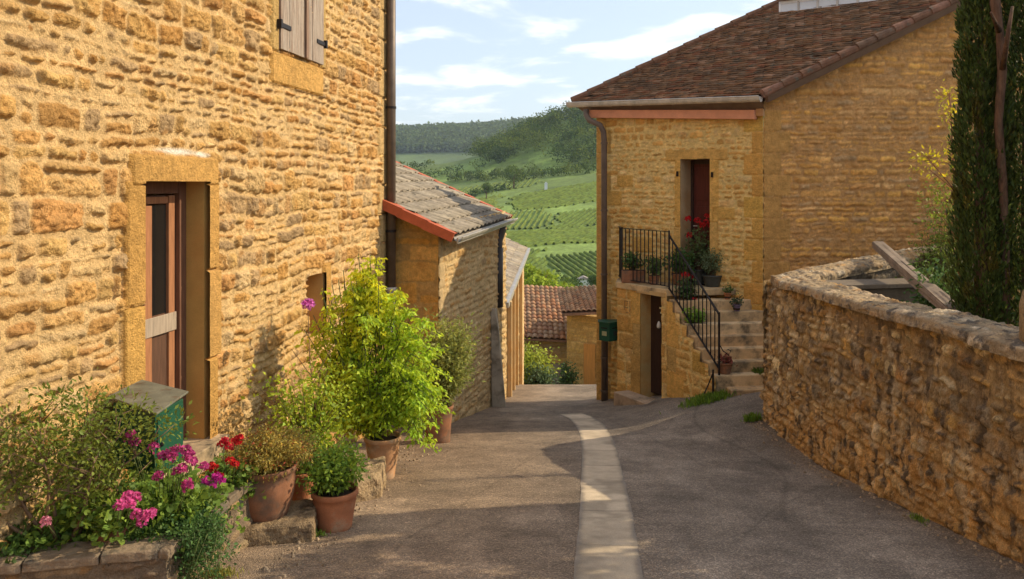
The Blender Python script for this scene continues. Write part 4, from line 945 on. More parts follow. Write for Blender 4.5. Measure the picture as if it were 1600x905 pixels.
M['milk'] = material('milky_glass', (0.62, 0.64, 0.66), 0.3, 0.08, 4, 0, fine=0)
right_house()

# ================================================================== GARDEN WALL
def garden_wall():
    A = Vector((3.31, 2.6, 0)); B = Vector((3.35, 10.6, 0)); Q = Vector((7.5, 13.46, 0))
    h = thing('garden_wall', 'curving weathered rubble garden wall with flat coping stones along the right of the road', 'wall', (3.35, 6.5, -1.1))
    d = (B - A).normalized(); n = Vector((-d.y, d.x, 0)); T = .44
    ztop = lambda U: .62 - (U / 8.0) * .262 + .012 * np.sin(U * 2.1)
    def col(U, V, Cc):
        Yv = 2.6 + U; hgt = V + .169 * Yv       # height over the road
        k = smooth(1.0, .25, hgt + .5 * (fbm(U * 1.2, V * 1.5, 3, 66) - .5))[..., None]
        Cc = Cc * (1 - .6 * k) + .6 * k * np.array((.66, .37, .13)) * (.8 + .4 * fbm(U * 5, V * 5, 3, 67))[..., None]
        drip = (smooth(.47, .66, fbm(U * 5.5, V * 1.6, 5, 68)) * smooth(.35, 1.2, hgt))[..., None]
        lich = smooth(.58, .68, fbm(U * 11, V * 8, 4, 69))[..., None] * .55
        Cc = Cc * (1 - .55 * drip) + .55 * drip * np.array((.15, .115, .085))
        return Cc * (1 - lich) + lich * np.array((.62, .50, .33))
    geo = lambda u: .8 + max(0, u - 2) * .07
    stone_sheet('road_face', A, B, -2.4, .5, n, 61, PAL_GARD, amp=.045, step=.0115, parent=h, mat='garden_stone', geo=geo, ch=(.07, .22), sw=(.09, .28), warp=.09, rough=.8, joint=.002, jvar=.018,
                topfn=lambda U: ztop(U) - .03, colfn=col, basefn=lambda U, V: -.05 * np.clip((V + 1.3) / 1.6, 0, 1) + .05 * (fbm(U * .6, V * .5, 2, 71) - .5))
    b = MB().color((.33, .23, .13)); b.prism([(A.x + .06, A.y, -2.3), (B.x + .06, B.y - .1, -2.3), (B.x + T, B.y - .2, -2.3), (A.x + T, A.y, -2.3)], (0, 0, 2.3 + .40)); 
    b.build('core', M['garden_stone'], h)
    # inner face and back arm
    stone_sheet('garden_face', Vector((A.x + T, A.y, 0)), Vector((B.x + T, B.y - .2, 0)), -.8, .34, (1, 0, 0), 62, PAL_GARD, amp=.03, step=.03, parent=h, mat='garden_stone', topfn=lambda U: ztop(U) - .04)
    e = (Q - B).normalized(); en = Vector((e.y, -e.x, 0)); LQ = (Q - B).length
    zarm = lambda U: .335 + .27 * U / LQ
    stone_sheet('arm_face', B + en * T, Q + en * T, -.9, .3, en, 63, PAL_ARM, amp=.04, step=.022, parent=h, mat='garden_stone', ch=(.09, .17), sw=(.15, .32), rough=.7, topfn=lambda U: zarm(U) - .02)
    stone_sheet('lane_face', Q, B, -2.6, .3, -en, 64, PAL_GARD, amp=.04, step=.03, parent=h, mat='garden_stone', topfn=lambda U: zarm(LQ - U) - .02)
    b = MB().color((.33, .23, .13)); p = [B + en * .06, Q + en * .06, Q + en * (T - .05), B + en * (T - .05)]; b.add([(q.x, q.y, -2.5) for q in p] + [(p[0].x, p[0].y, .30), (p[1].x, p[1].y, .57), (p[2].x, p[2].y, .57), (p[3].x, p[3].y, .30)], [(3, 2, 1, 0), (4, 5, 6, 7), (0, 1, 5, 4), (1, 2, 6, 5), (2, 3, 7, 6), (3, 0, 4, 7)]); b.build('core', M['garden_stone'], h)
    # coping stones
    rs = random.Random(9)
    def slab(poly, z, th, col, mb):
        mb.color(col); mb.prism([(p[0], p[1], z + dz) for p, dz in poly], (0, 0, th))
    def ragged(a0, a1, dirv, nrm, base, zf, zslope, mb, w0, w1):
        a = a0
        while a < a1:
            l = rs.uniform(.22, .55); l = min(l, a1 - a + .02)
            c = rs.choice([(.38, .29, .19), (.32, .25, .165), (.44, .34, .23), (.29, .23, .165), (.41, .30, .18)])
            nn_ = 6; top = []
            j = lambda s=.02: rs.uniform(-s, s)
            in_, out = w1 + j(.03), w0 + j(.02)
            pts = []
            for s in (0, .35, .7, 1): pts.append((a + .005 + (l - .012) * s, out + j(.012)))
            for s in (1, .6, .3, 0): pts.append((a + .005 + (l - .012) * s, in_ + j(.012)))
            z = zf(a + l / 2) + rs.uniform(-.012, .012); t = rs.uniform(.035, .06); ti = rs.uniform(-.03, .03); tj = rs.uniform(-.015, .015)
            P3 = [base + dirv * u + nrm * v for u, v in pts]
            vs_ = [Vector((p.x, p.y, z - t + ti * (u - a - l / 2) )) for p, (u, v) in zip(P3, pts)] + [Vector((p.x, p.y, z + ti * (u - a - l / 2) * 1.5 + tj * (v / T) + rs.uniform(-.008, .008))) for p, (u, v) in zip(P3, pts)]
            k = len(pts); ctr = sum((vs_[k + i] for i in range(k)), Vector()) / k; ctr.z += .006
            mb.color(c); mb.add(vs_ + [ctr], [tuple(range(k - 1, -1, -1))] + [(i, (i + 1) % k, k + (i + 1) % k, k + i) for i in range(k)] + [(k + i, k + (i + 1) % k, 2 * k) for i in range(k)])
            a += l
    pts = [A + (B - A) * (k / 200 * .905) for k in range(201)]
    c0 = pts[-1]; c1 = B + e * .80
    for k in range(1, 30): t = k / 30; pts.append(c0 * (1 - t) ** 2 + (B + Vector((-.0, .0, 0))) * 2 * t * (1 - t) + c1 * t * t)
    pts += [c1 + (Q - c1) * (k / 90) for k in range(91)]
    pa = np.array([(p.x, p.y) for p in pts]); ar = np.concatenate([[0], np.cumsum(np.hypot(*np.diff(pa, axis=0).T))])
    us = np.arange(0, ar[-1], .0125); px = np.interp(us, ar, pa[:, 0]); py = np.interp(us, ar, pa[:, 1]); tx = np.gradient(px); ty = np.gradient(py); l = np.hypot(tx, ty); tx /= l; ty /= l
    kk = np.ones(31) / 31; tx[15:-15] = np.convolve(tx, kk, 'valid'); ty[15:-15] = np.convolve(ty, kk, 'valid')
    W_ = T + .05; prof_o = np.array([0, 0, .004, .03, .12, .25, .38, .47, .492, .49]) ; prof_z = np.array([-.075, -.03, .0, .008, .012, .014, .012, .002, -.02, -.10]); pl = np.concatenate([[0], np.cumsum(np.hypot(np.diff(prof_o), np.diff(prof_z)))])
    vv = np.arange(0, pl[-1], .0125); U, Vv = np.meshgrid(us, vv, indexing='ij'); O = np.interp(Vv, pl, prof_o); Zp = np.interp(Vv, pl, prof_z)
    mainlen = float(ar[200]); zt_ = np.where(us < mainlen, ztop(us), 0); z1 = float(ztop(mainlen)); z2 = .605; zt_ = np.where(us < mainlen, zt_, z1 + (z2 - z1) * smooth(mainlen + .3, ar[-1], us))
    H, Cc = stone_field(U, Vv * 1.0, 65, PAL_COP, ch=(.13, .30), sw=(.16, .40), warp=.07, rough=1.0, joint=.004, jvar=.03, mfill=.25)
    gx = np.gradient(O, axis=1); gzz = np.gradient(Zp, axis=1); gl = np.hypot(gx, gzz); no, nz_ = -gzz / gl, gx / gl
    amp = .030; und = .028 * (fbm(U * 1.6, Vv * 2, 3, 88) - .5)
    O2 = O - .012 + no * H * amp + .03 * (fbm(U * 3, Vv, 3, 89) - .5); Z2 = zt_[:, None] + .0 + Zp + nz_ * H * amp + und
    rx, ry = ty, -tx
    Xc = px[:, None] + rx[:, None] * O2; Yc = py[:, None] + ry[:, None] * O2
    np_mesh('coping', np.stack([Xc, Yc, Z2], -1).reshape(-1, 3), grid_faces(len(us), len(vv)), M['garden_cop'], h, Cc.reshape(-1, 3))
    o = thing('stone_pillar', 'rounded upright stone at the near end of the garden wall, cut by the right edge', 'pillar', (3.55, 5.25, .5))
    pr = [(0.16, 0), (.19, .1), (.185, .3), (.17, .4), (.13, .46), (.06, .485), (.01, .49)]
    nn = 26; V = []; 
    for r_, z_ in pr:
        for jx in range(nn):
            w = 2 * math.pi * jx / nn; q_ = 1 + .12 * (float(vnoise(w * 2.0, z_ * 9, 3)) - .5) + .04 * math.cos(4 * w); V.append((3.565 + r_ * q_ * math.cos(w), 5.24 + r_ * 1.3 * q_ * math.sin(w), .46 + z_ * 1.05))
    Fq = [(i * nn + jx, i * nn + (jx + 1) % nn, (i + 1) * nn + (jx + 1) % nn, (i + 1) * nn + jx) for i in range(len(pr) - 1) for jx in range(nn)]
    np_mesh('shaft', np.array(V), np.array(Fq), M['garden_stone'], o, np.tile(np.array((.40, .28, .15)), (len(V), 1)))
PAL_COP = dict(stones=[(.50, .37, .23), (.44, .32, .19), (.56, .42, .27), (.40, .29, .18), (.52, .37, .21), (.60, .48, .33)], mortar=(.42, .31, .19))
M['garden_cop'] = material('lichened_coping', None, 0.95, 0.3, 9, 1.0, 60, 0.02, spec=0.12, bump2=2.0, fine=0.3, fscale=80, second=(0.17, 0.14, 0.11), smask=(0.52, 0.62), sscale=7)
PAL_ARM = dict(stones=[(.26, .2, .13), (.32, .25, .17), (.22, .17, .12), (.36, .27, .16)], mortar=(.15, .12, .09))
garden_wall()
def garden():
    s = MB().color((.07, .055, .035)); 
    s.prism([(3.74, 2.6, -1.6), (13, 2.6, -1.6), (13, 13.9, -1.6), (7.2, 13.1, -1.6), (4.05, 10.9, -1.6), (3.74, 10.3, -1.6)], (0, 0, 1.05)); tag(s.build('garden_soil', M['soil'], None), kind='structure')
    o = thing('stone_trough', 'grey stone trough block sunk behind the garden wall under the leaning beam', 'trough', (4.7, 10.2, -.55))
    s = MB().color((.14, .11, .08)); s.box((4.15, 9.95, -.56), (1.25, .25, 0), (-.08, .42, 0), (0, 0, .84)); s.build('block', M['coping'], o, bevel=.02)
    s = MB().color((.20, .16, .12)); s.box((4.10, 9.9, .285), (1.35, .27, 0), (-.09, .5, 0), (0, 0, .06)); s.build('rim', M['coping'], o, bevel=.01)
    a = P(1371, 388, 11.7); b = P(1492, 497, 7.6); dv = (b - a); L_ = dv.length; dv.normalize(); sx = dv.cross(Vector((0, 0, 1))).normalized(); uz = sx.cross(dv).normalized()
    nU, nR = 220, 40; V = []
    for i in range(nU):
        u = L_ * i / (nU - 1)
        for k in range(nR):
            w = 2 * math.pi * k / nR; ca, sa = math.cos(w), math.sin(w); q = 1 / max(abs(ca), abs(sa)) ** .86      # rounded square section
            g = .006 * (float(vnoise(w * 7, u * .8, 5)) - .5) + .012 * (float(vnoise(w * 2, u * 1.5, 7)) - .5) - .010 * (float(vnoise(w * 16, u * .5, 8)) > .8)
            e_ = 1 if 0 < i < nU - 1 else .9
            V.append(tuple(a + dv * (u + (.02 * (float(vnoise(w * 5, 0, 4)) - .5) if i in (0, nU - 1) else 0)) + Vector((0, 0, .05)) + sx * ca * (q * .072 + g) * e_ + uz * sa * (q * .058 + g) * e_))
    s = MB(); s.add(V, [(i * nR + k, i * nR + (k + 1) % nR, (i + 1) * nR + (k + 1) % nR, (i + 1) * nR + k) for i in range(nU - 1) for k in range(nR)] + [tuple(range(nR - 1, -1, -1)), tuple((nU - 1) * nR + k for k in range(nR))])
    o = s.build('wooden_beam', M['wood'], None, origin=a); tag(o, 'weathered grey brown timber beam leaning across the garden wall corner', 'beam')
garden()
# ================================================================== LOWER VILLAGE
def lower_houses():
    # house under the crest with the orange canal tile roof
    def wall_box(name, a, b, zb, zt, depth, col, parent, mat='stone'):
        a, b = Vector(a), Vector(b); d = (b - a).normalized(); n = Vector((-d.y, d.x, 0)); n = n if n.y > 0 else -n
        s = MB().color(col); s.box((a.x, a.y, zb), b - a, n * depth, (0, 0, zt - zb)); return s.build(name, M[mat], parent)
    CT = [(.36, .19, .10), (.32, .16, .09), (.42, .24, .13), (.28, .16, .09), (.36, .22, .13), (.38, .17, .08)]
    A = P(812, 532, 36); B = P(889, 535, 36); 
    h = thing('cottage', 'low cottage down the hill under a long orange canal tile roof', 'cottage', (A.x, A.y, gz(A.x, A.y)))
    zt = A.z + .1
    gate = (P(858, 566, 36), P(882, 566, 36))
    w = stone_sheet('front_wall', (A.x - 2.5, 36), (B.x + .4, 36), -12, zt, (0, -1, 0), 81, PAL_LOW, amp=.04, step=.06, parent=h, ch=(.15, .3), sw=(.2, .6), rough=.6)
    wall_box('rear_wall', (A.x - 2.5, 36.15, 0), (B.x + .4, 36.15, 0), -12, zt - .05, 6, (.5, .33, .13), h)
    r0, r1 = P(806, 524, 35.6), P(893, 532, 35.6); r0.x -= 2; tp = P(830, 456, 40.6)
    up = Vector((0, 5, tp.z - r0.z)).normalized(); tiled_roof('roof', r0, r1, up, 6.0, .24, .42, 'tile', h, CT, 82, 'canal', thick=.03)
    nr = (r1 - r0).cross(up).normalized(); s = MB().color((.3, .16, .1)); s.prism([q - nr * .03 for q in (r0, r1, r1 + up * 6, r0 + up * 6)], nr * -.08); s.build('roof_deck', M['tile'], h)
    s = MB(); s.box((gate[0].x, 35.86, -8.6), (gate[1].x - gate[0].x, 0, 0), (0, .1, 0), (0, 0, gate[0].z + 8.6)); s.build('door', M['greywood'], h)
    s = MB().color((.55, .36, .12)); s.box((gate[0].x - .12, 35.82, gate[0].z), (gate[1].x - gate[0].x + .24, 0, 0), (0, .2, 0), (0, 0, .22)); s.build('lintel', M['dressed'], h)
    # house at the right, its wall yellow, small canal tile roof
    A = P(886, 490, 33); B = P(948, 486, 31.5)
    h = thing('cottage', 'bright yellow cottage below the crest with a wooden door, beside the green letterbox', 'cottage', (A.x, A.y, gz(A.x, A.y)))
    stone_sheet('front_wall', (A.x, A.y), (B.x + 1, 31.2), -11, A.z, (-.3, -1, 0), 83, PAL_LOW2, amp=.03, step=.05, parent=h, ch=(.2, .34), sw=(.3, .7), rough=.4, joint=.006)
    s = MB().color((.52, .34, .13)); s.prism([(A.x, A.y + .1, -11), (B.x + 1, 31.35, -11), (B.x + 1.5, 36, -11), (A.x + .3, 37.5, -11)], (0, 0, 11 + A.z - .1)); s.build('rear_wall', M['stone'], h)
    r0, r1 = P(883, 489, 32.6), P(950, 486, 31.0); tp = P(862, 464, 37); r0.x -= .15
    up = Vector((.1, 4.6, .22)).normalized(); tiled_roof('roof', r0, r1, up, 5.2, .24, .42, 'tile', h, CT, 84, 'canal', thick=.03)
    nr = (r1 - r0).cross(up).normalized(); s = MB().color((.3, .16, .1)); s.prism([q - nr * .03 for q in (r0, r1, r1 + up * 5.2, r0 + up * 5.2)], nr * -.10); s.build('roof_deck', M['tile'], h)
    a, b = P(912, 538, 32.0), P(931, 538, 31.6); s = MB(); s.box((a.x, 32.05, -8), (b.x - a.x, -.1, 0), (0, .12, 0), (0, 0, a.z + 8)); s.build('door', M['ochredoor'], h)
    # far low wall / barn roof in the valley and a small white shed
    a = P(878, 468, 150); h = thing('barn', 'long low grey roofed barn in the valley beyond the orange roofs', 'barn', (a.x, a.y, a.z))
    s = MB(); s.box((a.x - 3, 150, a.z - 6), (22, 0, 0), (0, 8, 0), (0, 0, 6)); s.build('wall', M['bluegrey'], h)
    s = MB().color((.16, .17, .18)); s.prism([(a.x - 3.5, 149.4, a.z), (a.x - 3.5, 154, a.z + 1.4), (a.x - 3.5, 158.6, a.z)], (23, 0, 0)); s.build('roof', M['plain'], h)
    a = P(904, 446, 225); h = thing('shed', 'small white shed standing in the vines on the valley floor', 'shed', (a.x, a.y, a.z))
    s = MB(); s.box((a.x, 225, a.z - 1), (3.2, 0, 0), (0, 3, 0), (0, 0, 2.6)); s.build('wall', M['white'], h)
    s = MB().color((.3, .25, .22)); s.prism([(a.x - .3, 224.7, a.z + 1.6), (a.x + 1.6, 224.7, a.z + 2.5), (a.x + 3.5, 224.7, a.z + 1.6)], (0, 3.6, 0)); s.build('roof', M['plain'], h)
    a = P(851, 287, 560); z0 = gz(a.x, 560); s = MB(); s.box((a.x, 560, z0 - .5), (2.0, 0, 0), (0, 2, 0), (0, 0, 5.5)); s.prism([(a.x - .3, 559.7, z0 + 5), (a.x + 2.3, 559.7, z0 + 5), (a.x + 1, 559.7, z0 + 6.4)], (0, 2.6, 0))
    tag(s.build('vineyard_hut', M['white'], None, origin=(a.x, 560, z0)), 'tiny white vineyard hut standing alone high on the green slope', 'hut')
PAL_LOW = dict(stones=[(.52, .33, .12), (.56, .37, .16), (.46, .3, .13), (.42, .30, .17)], mortar=(.5, .35, .16))
PAL_LOW2 = dict(stones=[(.62, .37, .10), (.66, .41, .13), (.58, .34, .1)], mortar=(.56, .33, .11))
M['ochredoor'] = material('ochre_door', (0.50, 0.23, 0.055), 0.7, 0.15, 4, 0.1, 30, 0.003, stretch=(4, 4, .5))
M['bluegrey'] = material('blue_grey_wall', (0.20, 0.215, 0.22), 0.8, 0.15, 2, 0)
lower_houses()

# ================================================================== HILL VEGETATION
def crown_cards(rs, ctr, r, hgt, n, size, base):
    """scattered leaf clumps over several uneven lobes"""
    k = rs.randint(5, 9); P_ = []; D_ = []
    lob = [(ctr + np.array([rs.randn() * r * .45, rs.randn() * r * .45, hgt * (.15 + .7 * rs.rand())]), r * (.35 + .3 * rs.rand())) for _ in range(k)]
    for i in range(n):
        c, q = lob[rs.randint(k)]; d = rs.randn(3); d /= np.linalg.norm(d); P_.append(c + d * q * (.6 + .45 * rs.rand()) * np.array([1, 1, .8])); D_.append(d * .6 + rs.randn(3) * .7)
    cl = leafcol(rs, n, base, .22, .12)
    return np.array(P_), np.array(D_), size * (.6 + .8 * rs.rand(n)), cl
def hill_woods():
    rs = np.random.RandomState(301); PP = []; DD = []; SS = []; CC = []
    def add(X, Y, r, hg, n, size, base):
        p, d, s, c = crown_cards(rs, np.array([X, Y, gz(X, Y) + hg * .1]), r, hg, n, size, base); PP.append(p); DD.append(d); SS.append(s); CC.append(c)
    greens = [(.065, .11, .02), (.10, .15, .027), (.05, .09, .02), (.13, .175, .03), (.075, .11, .03)]
    # big wood: everything right of a slanting lower edge
    cnt = 0
    while cnt < 620:
        Y = 640 + 330 * rs.rand() ** 1.0; s = -.05 + .30 * rs.rand(); X = s * Y
        edge = 735 - 900 * (s - .04) + 25 * math.sin(s * 60)
        if Y < edge: continue
        add(X, Y, 7 + 4 * rs.rand(), 13 + 7 * rs.rand(), 110, 1.7, greens[rs.randint(5)]); cnt += 1
    leaves('foliage', np.concatenate(PP), np.concatenate(DD), np.concatenate(SS), np.concatenate(CC), None, 'farleaf', aspect=.8, seed=3)
    o = bpy.context.scene.objects['foliage']; o.name = 'woodland'; tag(o, 'dense dark green wood covering the upper right of the hill', 'wood', kind='stuff')
    # hedges and scrub along field edges
    PP.clear(); DD.clear(); SS.clear(); CC.clear()
    for (xa, ya, xb, Ya, Yb, n, hg) in ((700, 262, 800, 740, 690, 26, 8), (700, 280, 800, 600, 590, 9, 3), (800, 262, 930, 660, 640, 30, 8), (616, 240, 680, 860, 840, 9, 8), (640, 250, 760, 790, 760, 12, 7)):
        for i in range(n):
            t = i / n + rs.rand() * .03; Y = lerp(Ya, Yb, t) + rs.randn() * 8; px = lerp(xa, xb, t) + rs.randn() * 3; add((px - 800) / F * Y, Y, 3.5 + 2.5 * rs.rand(), hg * (.6 + .6 * rs.rand()), 70, 1.5, greens[rs.randint(5)])
    for i in range(40):
        Y = 215 + 40 * rs.rand(); add(Y * (.0 + .13 * rs.rand()), Y, 1.6 + rs.rand() * 1.5, 2 + 3 * rs.rand(), 60, .7, greens[rs.randint(5)])
    leaves('foliage', np.concatenate(PP), np.concatenate(DD), np.concatenate(SS), np.concatenate(CC), None, 'farleaf', aspect=.8, seed=4)
    o = bpy.context.scene.objects['foliage']; o.name = 'hedgerow'; tag(o, 'rough hedges and scrub along the edges of the hill meadows', 'hedge', kind='stuff')
    # far blue wood on the distant ridge
    PP.clear(); DD.clear(); SS.clear(); CC.clear()
    for i in range(2000):
        Y = 2150 + 560 * rs.rand(); X = (-.42 + .84 * rs.rand()) * Y if i > 900 else (-.17 + .25 * rs.rand()) * Y; add(X, Y, 17 + 8 * rs.rand(), 24, 34, 8, (.09, .13, .04))
    leaves('foliage', np.concatenate(PP), np.concatenate(DD), np.concatenate(SS), np.concatenate(CC), None, 'farleaf', aspect=.9, seed=5)
    o = bpy.context.scene.objects['foliage']; o.name = 'distant_forest'; tag(o, 'hazy forest covering the far ridge under the sky', 'forest', kind='stuff')
hill_woods()
def hill_tree(px, Y, wpx, hpx, base, label, seed, kind='tree'):
    rs = np.random.RandomState(seed); X = (px - 800) / F * Y; z = gz(X, Y); r = wpx / F * Y / 2; hg = hpx / F * Y
    t = thing(kind, label, 'tree', (X, Y, z), 'single trees on the valley side')
    mb = MB(); mb.tube([(X, Y, z - .5), (X, Y, z + hg * .3), (X + .1 * r, Y, z + hg * .7)], [hg * .035, hg * .028, hg * .01], 7)
    for k in range(5):
        a = rs.rand() * 6.28; mb.tube([(X, Y, z + hg * (.25 + .06 * k)), (X + math.cos(a) * r * .6, Y + math.sin(a) * r * .6, z + hg * (.5 + .08 * k))], [hg * .015, hg * .005], 5)
    mb.build('trunk', M['bark'], t, True)
    p, d, s, c = crown_cards(rs, np.array([X, Y, z + hg * .22]), r * .95, hg * .72, 1500, hg * .055, base)
    leaves('crown', p, d, s, c, t, 'farleaf', aspect=.75, seed=seed)
for i, a in enumerate([(845, 120, 66, 108, (.26, .34, .04), 'bright yellow green tree standing behind the orange roofs'),
                       (760, 560, 26, 26, (.08, .13, .03), 'small round dark tree alone on the meadow edge'),
                       (896, 190, 40, 30, (.07, .12, .03), 'mid green bushy tree beside the white shed in the valley'),
                       (925, 205, 30, 32, (.05, .09, .025), 'dark green tree partly hidden by the right house in the valley'),
                       (803, 600, 48, 40, (.09, .14, .03), 'tall spreading tree at the foot of the woodland edge'),
                       (628, 700, 30, 28, (.09, .13, .04), 'dark tree showing just above the roof ridge beside the downpipe')]):
    hill_tree(*a, 400 + i)
def vineyards():
    rs = np.random.RandomState(55); V = []; Fq = []; Cc = []
    plots = []     # (px range, Y range, direction)
    for (x0, x1, Y0, Y1, sp, ang, col) in ((-22, 14, 262, 330, 2.4, 1.30, (.11, .165, .034)), (15, 46, 262, 325, 2.5, 1.75, (.12, .17, .035)), (-28, 56, 334, 388, 2.7, 1.05, (.115, .17, .034)), (-30, 20, 394, 462, 3.0, 1.45, (.13, .18, .035)), (22, 66, 398, 455, 3.0, 1.2, (.11, .165, .033)), (-70, -8, 470, 560, 3.6, 1.3, (.12, .17, .035)), (0, 70, 468, 560, 3.6, 1.0, (.115, .17, .034)), (-90, 20, 575, 640, 4.4, 1.4, (.12, .17, .04))):
        ca, sa = math.cos(ang), math.sin(ang); L_ = 140
        for k in range(-50, 51):
            pts = []
            for t in np.arange(-L_, L_, 2.2):
                X = (x0 + x1) / 2 + t * ca - k * sp * sa; Y = (Y0 + Y1) / 2 + t * sa + k * sp * ca
                wob = 3 * math.sin(X * .11 + Y * .07) + 2 * math.sin(Y * .23); ok = x0 + wob < X < x1 + wob and Y0 + wob + .25 * (X - x0) < Y < Y1 + wob * .6 + .25 * (X - x0) - 4
                if ok: pts.append((X, Y))
                if (not ok or t > L_ - 3) and len(pts) > 1:
                    P_ = np.array(pts); z = ground_z(P_[:, 0], P_[:, 1]); n = len(P_); b = len(V) and sum(len(v) for v in V) or 0
                    w = .55 + .25 * rs.rand(n); hh = .8 + .6 * rs.rand(n); nx, ny = -sa, ca
                    ring = [np.stack([P_[:, 0] + nx * w * q + rs.randn(n) * .1, P_[:, 1] + ny * w * q, z + hz_ * hh], 1) for q, hz_ in ((-1, 0), (-.9, .7), (0, 1), (.9, .7), (1, 0))]
                    vv = np.stack(ring, 1).reshape(-1, 3); V.append(vv); Cc.append(np.repeat(leafcol(rs, n, col, .18, .15), 5, 0))
                    i = np.arange(n - 1)[:, None] * 5 + b
                    for j in range(4): Fq.append(np.concatenate([i + j, i + j + 1, i + j + 6, i + j + 5], 1))
                    pts = []
    o = np_mesh('vineyard', np.concatenate(V), np.concatenate(Fq), M['farleaf'], None, np.concatenate(Cc), smoothf=False); tag(o, 'rows of green vines planted across the hillside plots', 'vineyard', kind='stuff')
vineyards()

# ================================================================== GARDEN PLANTS (right)
def cypress(px, Y, r, ztop, zb, seed, label, lean=0):
    rs = np.random.RandomState(seed); X = (px - 800) / F * Y; t = thing('cypress', label, 'cypress', (X, Y, zb), 'cypresses behind the garden wall')
    H = ztop - zb; mb = MB(); mb.tube([(X, Y, zb - .1), (X, Y, zb + H * .5), (X + lean, Y, zb + H * .93)], [.07, .05, .012], 8); mb.build('trunk', M['bark'], t, True)
    n = 26000; q = rs.rand(n) ** .9; lob = 5
    rad = r * np.interp(q, [0, .08, .3, .6, .85, .95, 1], [.62, .9, 1, .92, .62, .36, .05])
    a = rs.rand(n) * 6.283; bump = 1 + .14 * np.sin(a * 3 + q * 9 + seed) + .26 * (vnoise(a * 1.6, q * 16, seed) - .5) * 2 + .55 * (vnoise(a * 3.2, q * 42 - np.sin(a) * 1.5, seed + 3) - .5)
    rr = rad * bump * (.45 + .6 * rs.rand(n) ** .4)
    pos = np.stack([X + lean * q + rr * np.cos(a), Y + rr * np.sin(a), zb + q * H], 1)
    d = np.stack([np.cos(a) * .35, np.sin(a) * .35, np.full(n, 1.0)], 1) + rs.randn(n, 3) * .28
    c = leafcol(rs, n, (.055, .088, .02), .35, .3)
    # some sprays are older and browner
    br = vnoise(a * 2.5, q * 22, seed + 9) > .8; c[br] = c[br] * np.array([1.5, .95, .8])
    leaves('foliage', pos, d, .055 * (.6 + .8 * rs.rand(n)), c, t, aspect=.32, seed=seed)
cypress(1533, 7.55, .215, 4.0, -.56, 501, 'dark green columnar cypress whose whole left edge shows against the gable')
cypress(1606, 7.5, .26, 4.3, -.56, 502, 'dark green cypress cut off by the right edge of the photo')
def red_stem():
    s = MB(); pts = [P(1572, 500, 7.45), P(1571, 400, 7.42), P(1567, 290, 7.38), P(1560, 190, 7.33), P(1566, 110, 7.3), P(1562, 50, 7.3), P(1555, 5, 7.3), P(1552, -60, 7.3)]
    pts[0].z = -.56
    s.tube(pts, [.04, .036, .038, .036, .04, .033, .045, .03], 10); s.tube([pts[4], P(1574, 60, 7.0), P(1582, 10, 7.0)], [.03, .02, .012], 7); s.tube([pts[5], P(1548, 20, 7.0)], [.025, .01], 7)
    o = s.build('bare_trunk', M['redbark'], None, True, origin=pts[0]); tag(o, 'bare reddish brown trunk rising between the two cypresses', 'trunk')
M['redbark'] = material('red_bark', (0.13, 0.07, 0.042), 0.9, 0.45, 14, 0.9, 30, 0.02, stretch=(2, 2, .6), second=(0.12, 0.08, .05), smask=(.5, .65), sscale=9)
red_stem()
def sapling():
    X, Y = P(1500, 370, 9.2).x, 9.2; t = thing('sapling', 'slim yellow green sapling with a bare red stem in front of the gable', 'sapling', (X, Y, -.56))
    path = [P(1502, 480, 9.2), P(1497, 370, 9.2), P(1491, 290, 9.2), P(1487, 200, 9.2), P(1483, 142, 9.2)]; path[0].z = -.56
    mb = MB(); mb.tube(path, [.016, .013, .011, .008, .004], 7)
    rs = np.random.RandomState(77); pos = []; dr = []; cl = []
    def spray(px, py, n, sx, sy, col):
        c = P(px, py, 9.2); 
        for i in range(n):
            o = np.array([rs.randn() * sx, rs.randn() * sx * .8, rs.randn() * sy]); pos.append(np.array(c) + o); dr.append(o * 4 + np.array([0, 0, .15]) + rs.randn(3) * .5); cl.append(leafcol(rs, 1, col, .15, .2)[0])
    Yl = (.52, .50, .03); G = (.22, .30, .04)
    spray(1481, 150, 60, .07, .06, Yl); spray(1484, 178, 60, .07, .06, Yl); spray(1488, 215, 30, .05, .10, G); spray(1486, 235, 22, .05, .06, Yl)
    for (px, py, col, n) in ((1448, 245, Yl, 70), (1452, 265, Yl, 40), (1462, 295, G, 60), (1478, 312, G, 60), (1500, 275, G, 60), (1506, 300, Yl, 50), (1474, 340, G, 50), (1508, 335, G, 60), (1456, 320, G, 40)):
        spray(px, py, n, .09, .05, col); c = P(px, py, 9.2); mb.tube([path[1 if py > 290 else 2] + Vector((0, 0, -.05)), c], [.006, .003], 5)
    mb.build('stem', M['redstem'], t, True); leaves('foliage', pos, dr, .055 * (.7 + .6 * rs.rand(len(pos))), np.array(cl), t, aspect=.42, seed=9, kind='diamond')
M['redstem'] = material('red_stem', (0.24, 0.09, 0.05), 0.8, 0.2, 20, 0.1)
sapling()
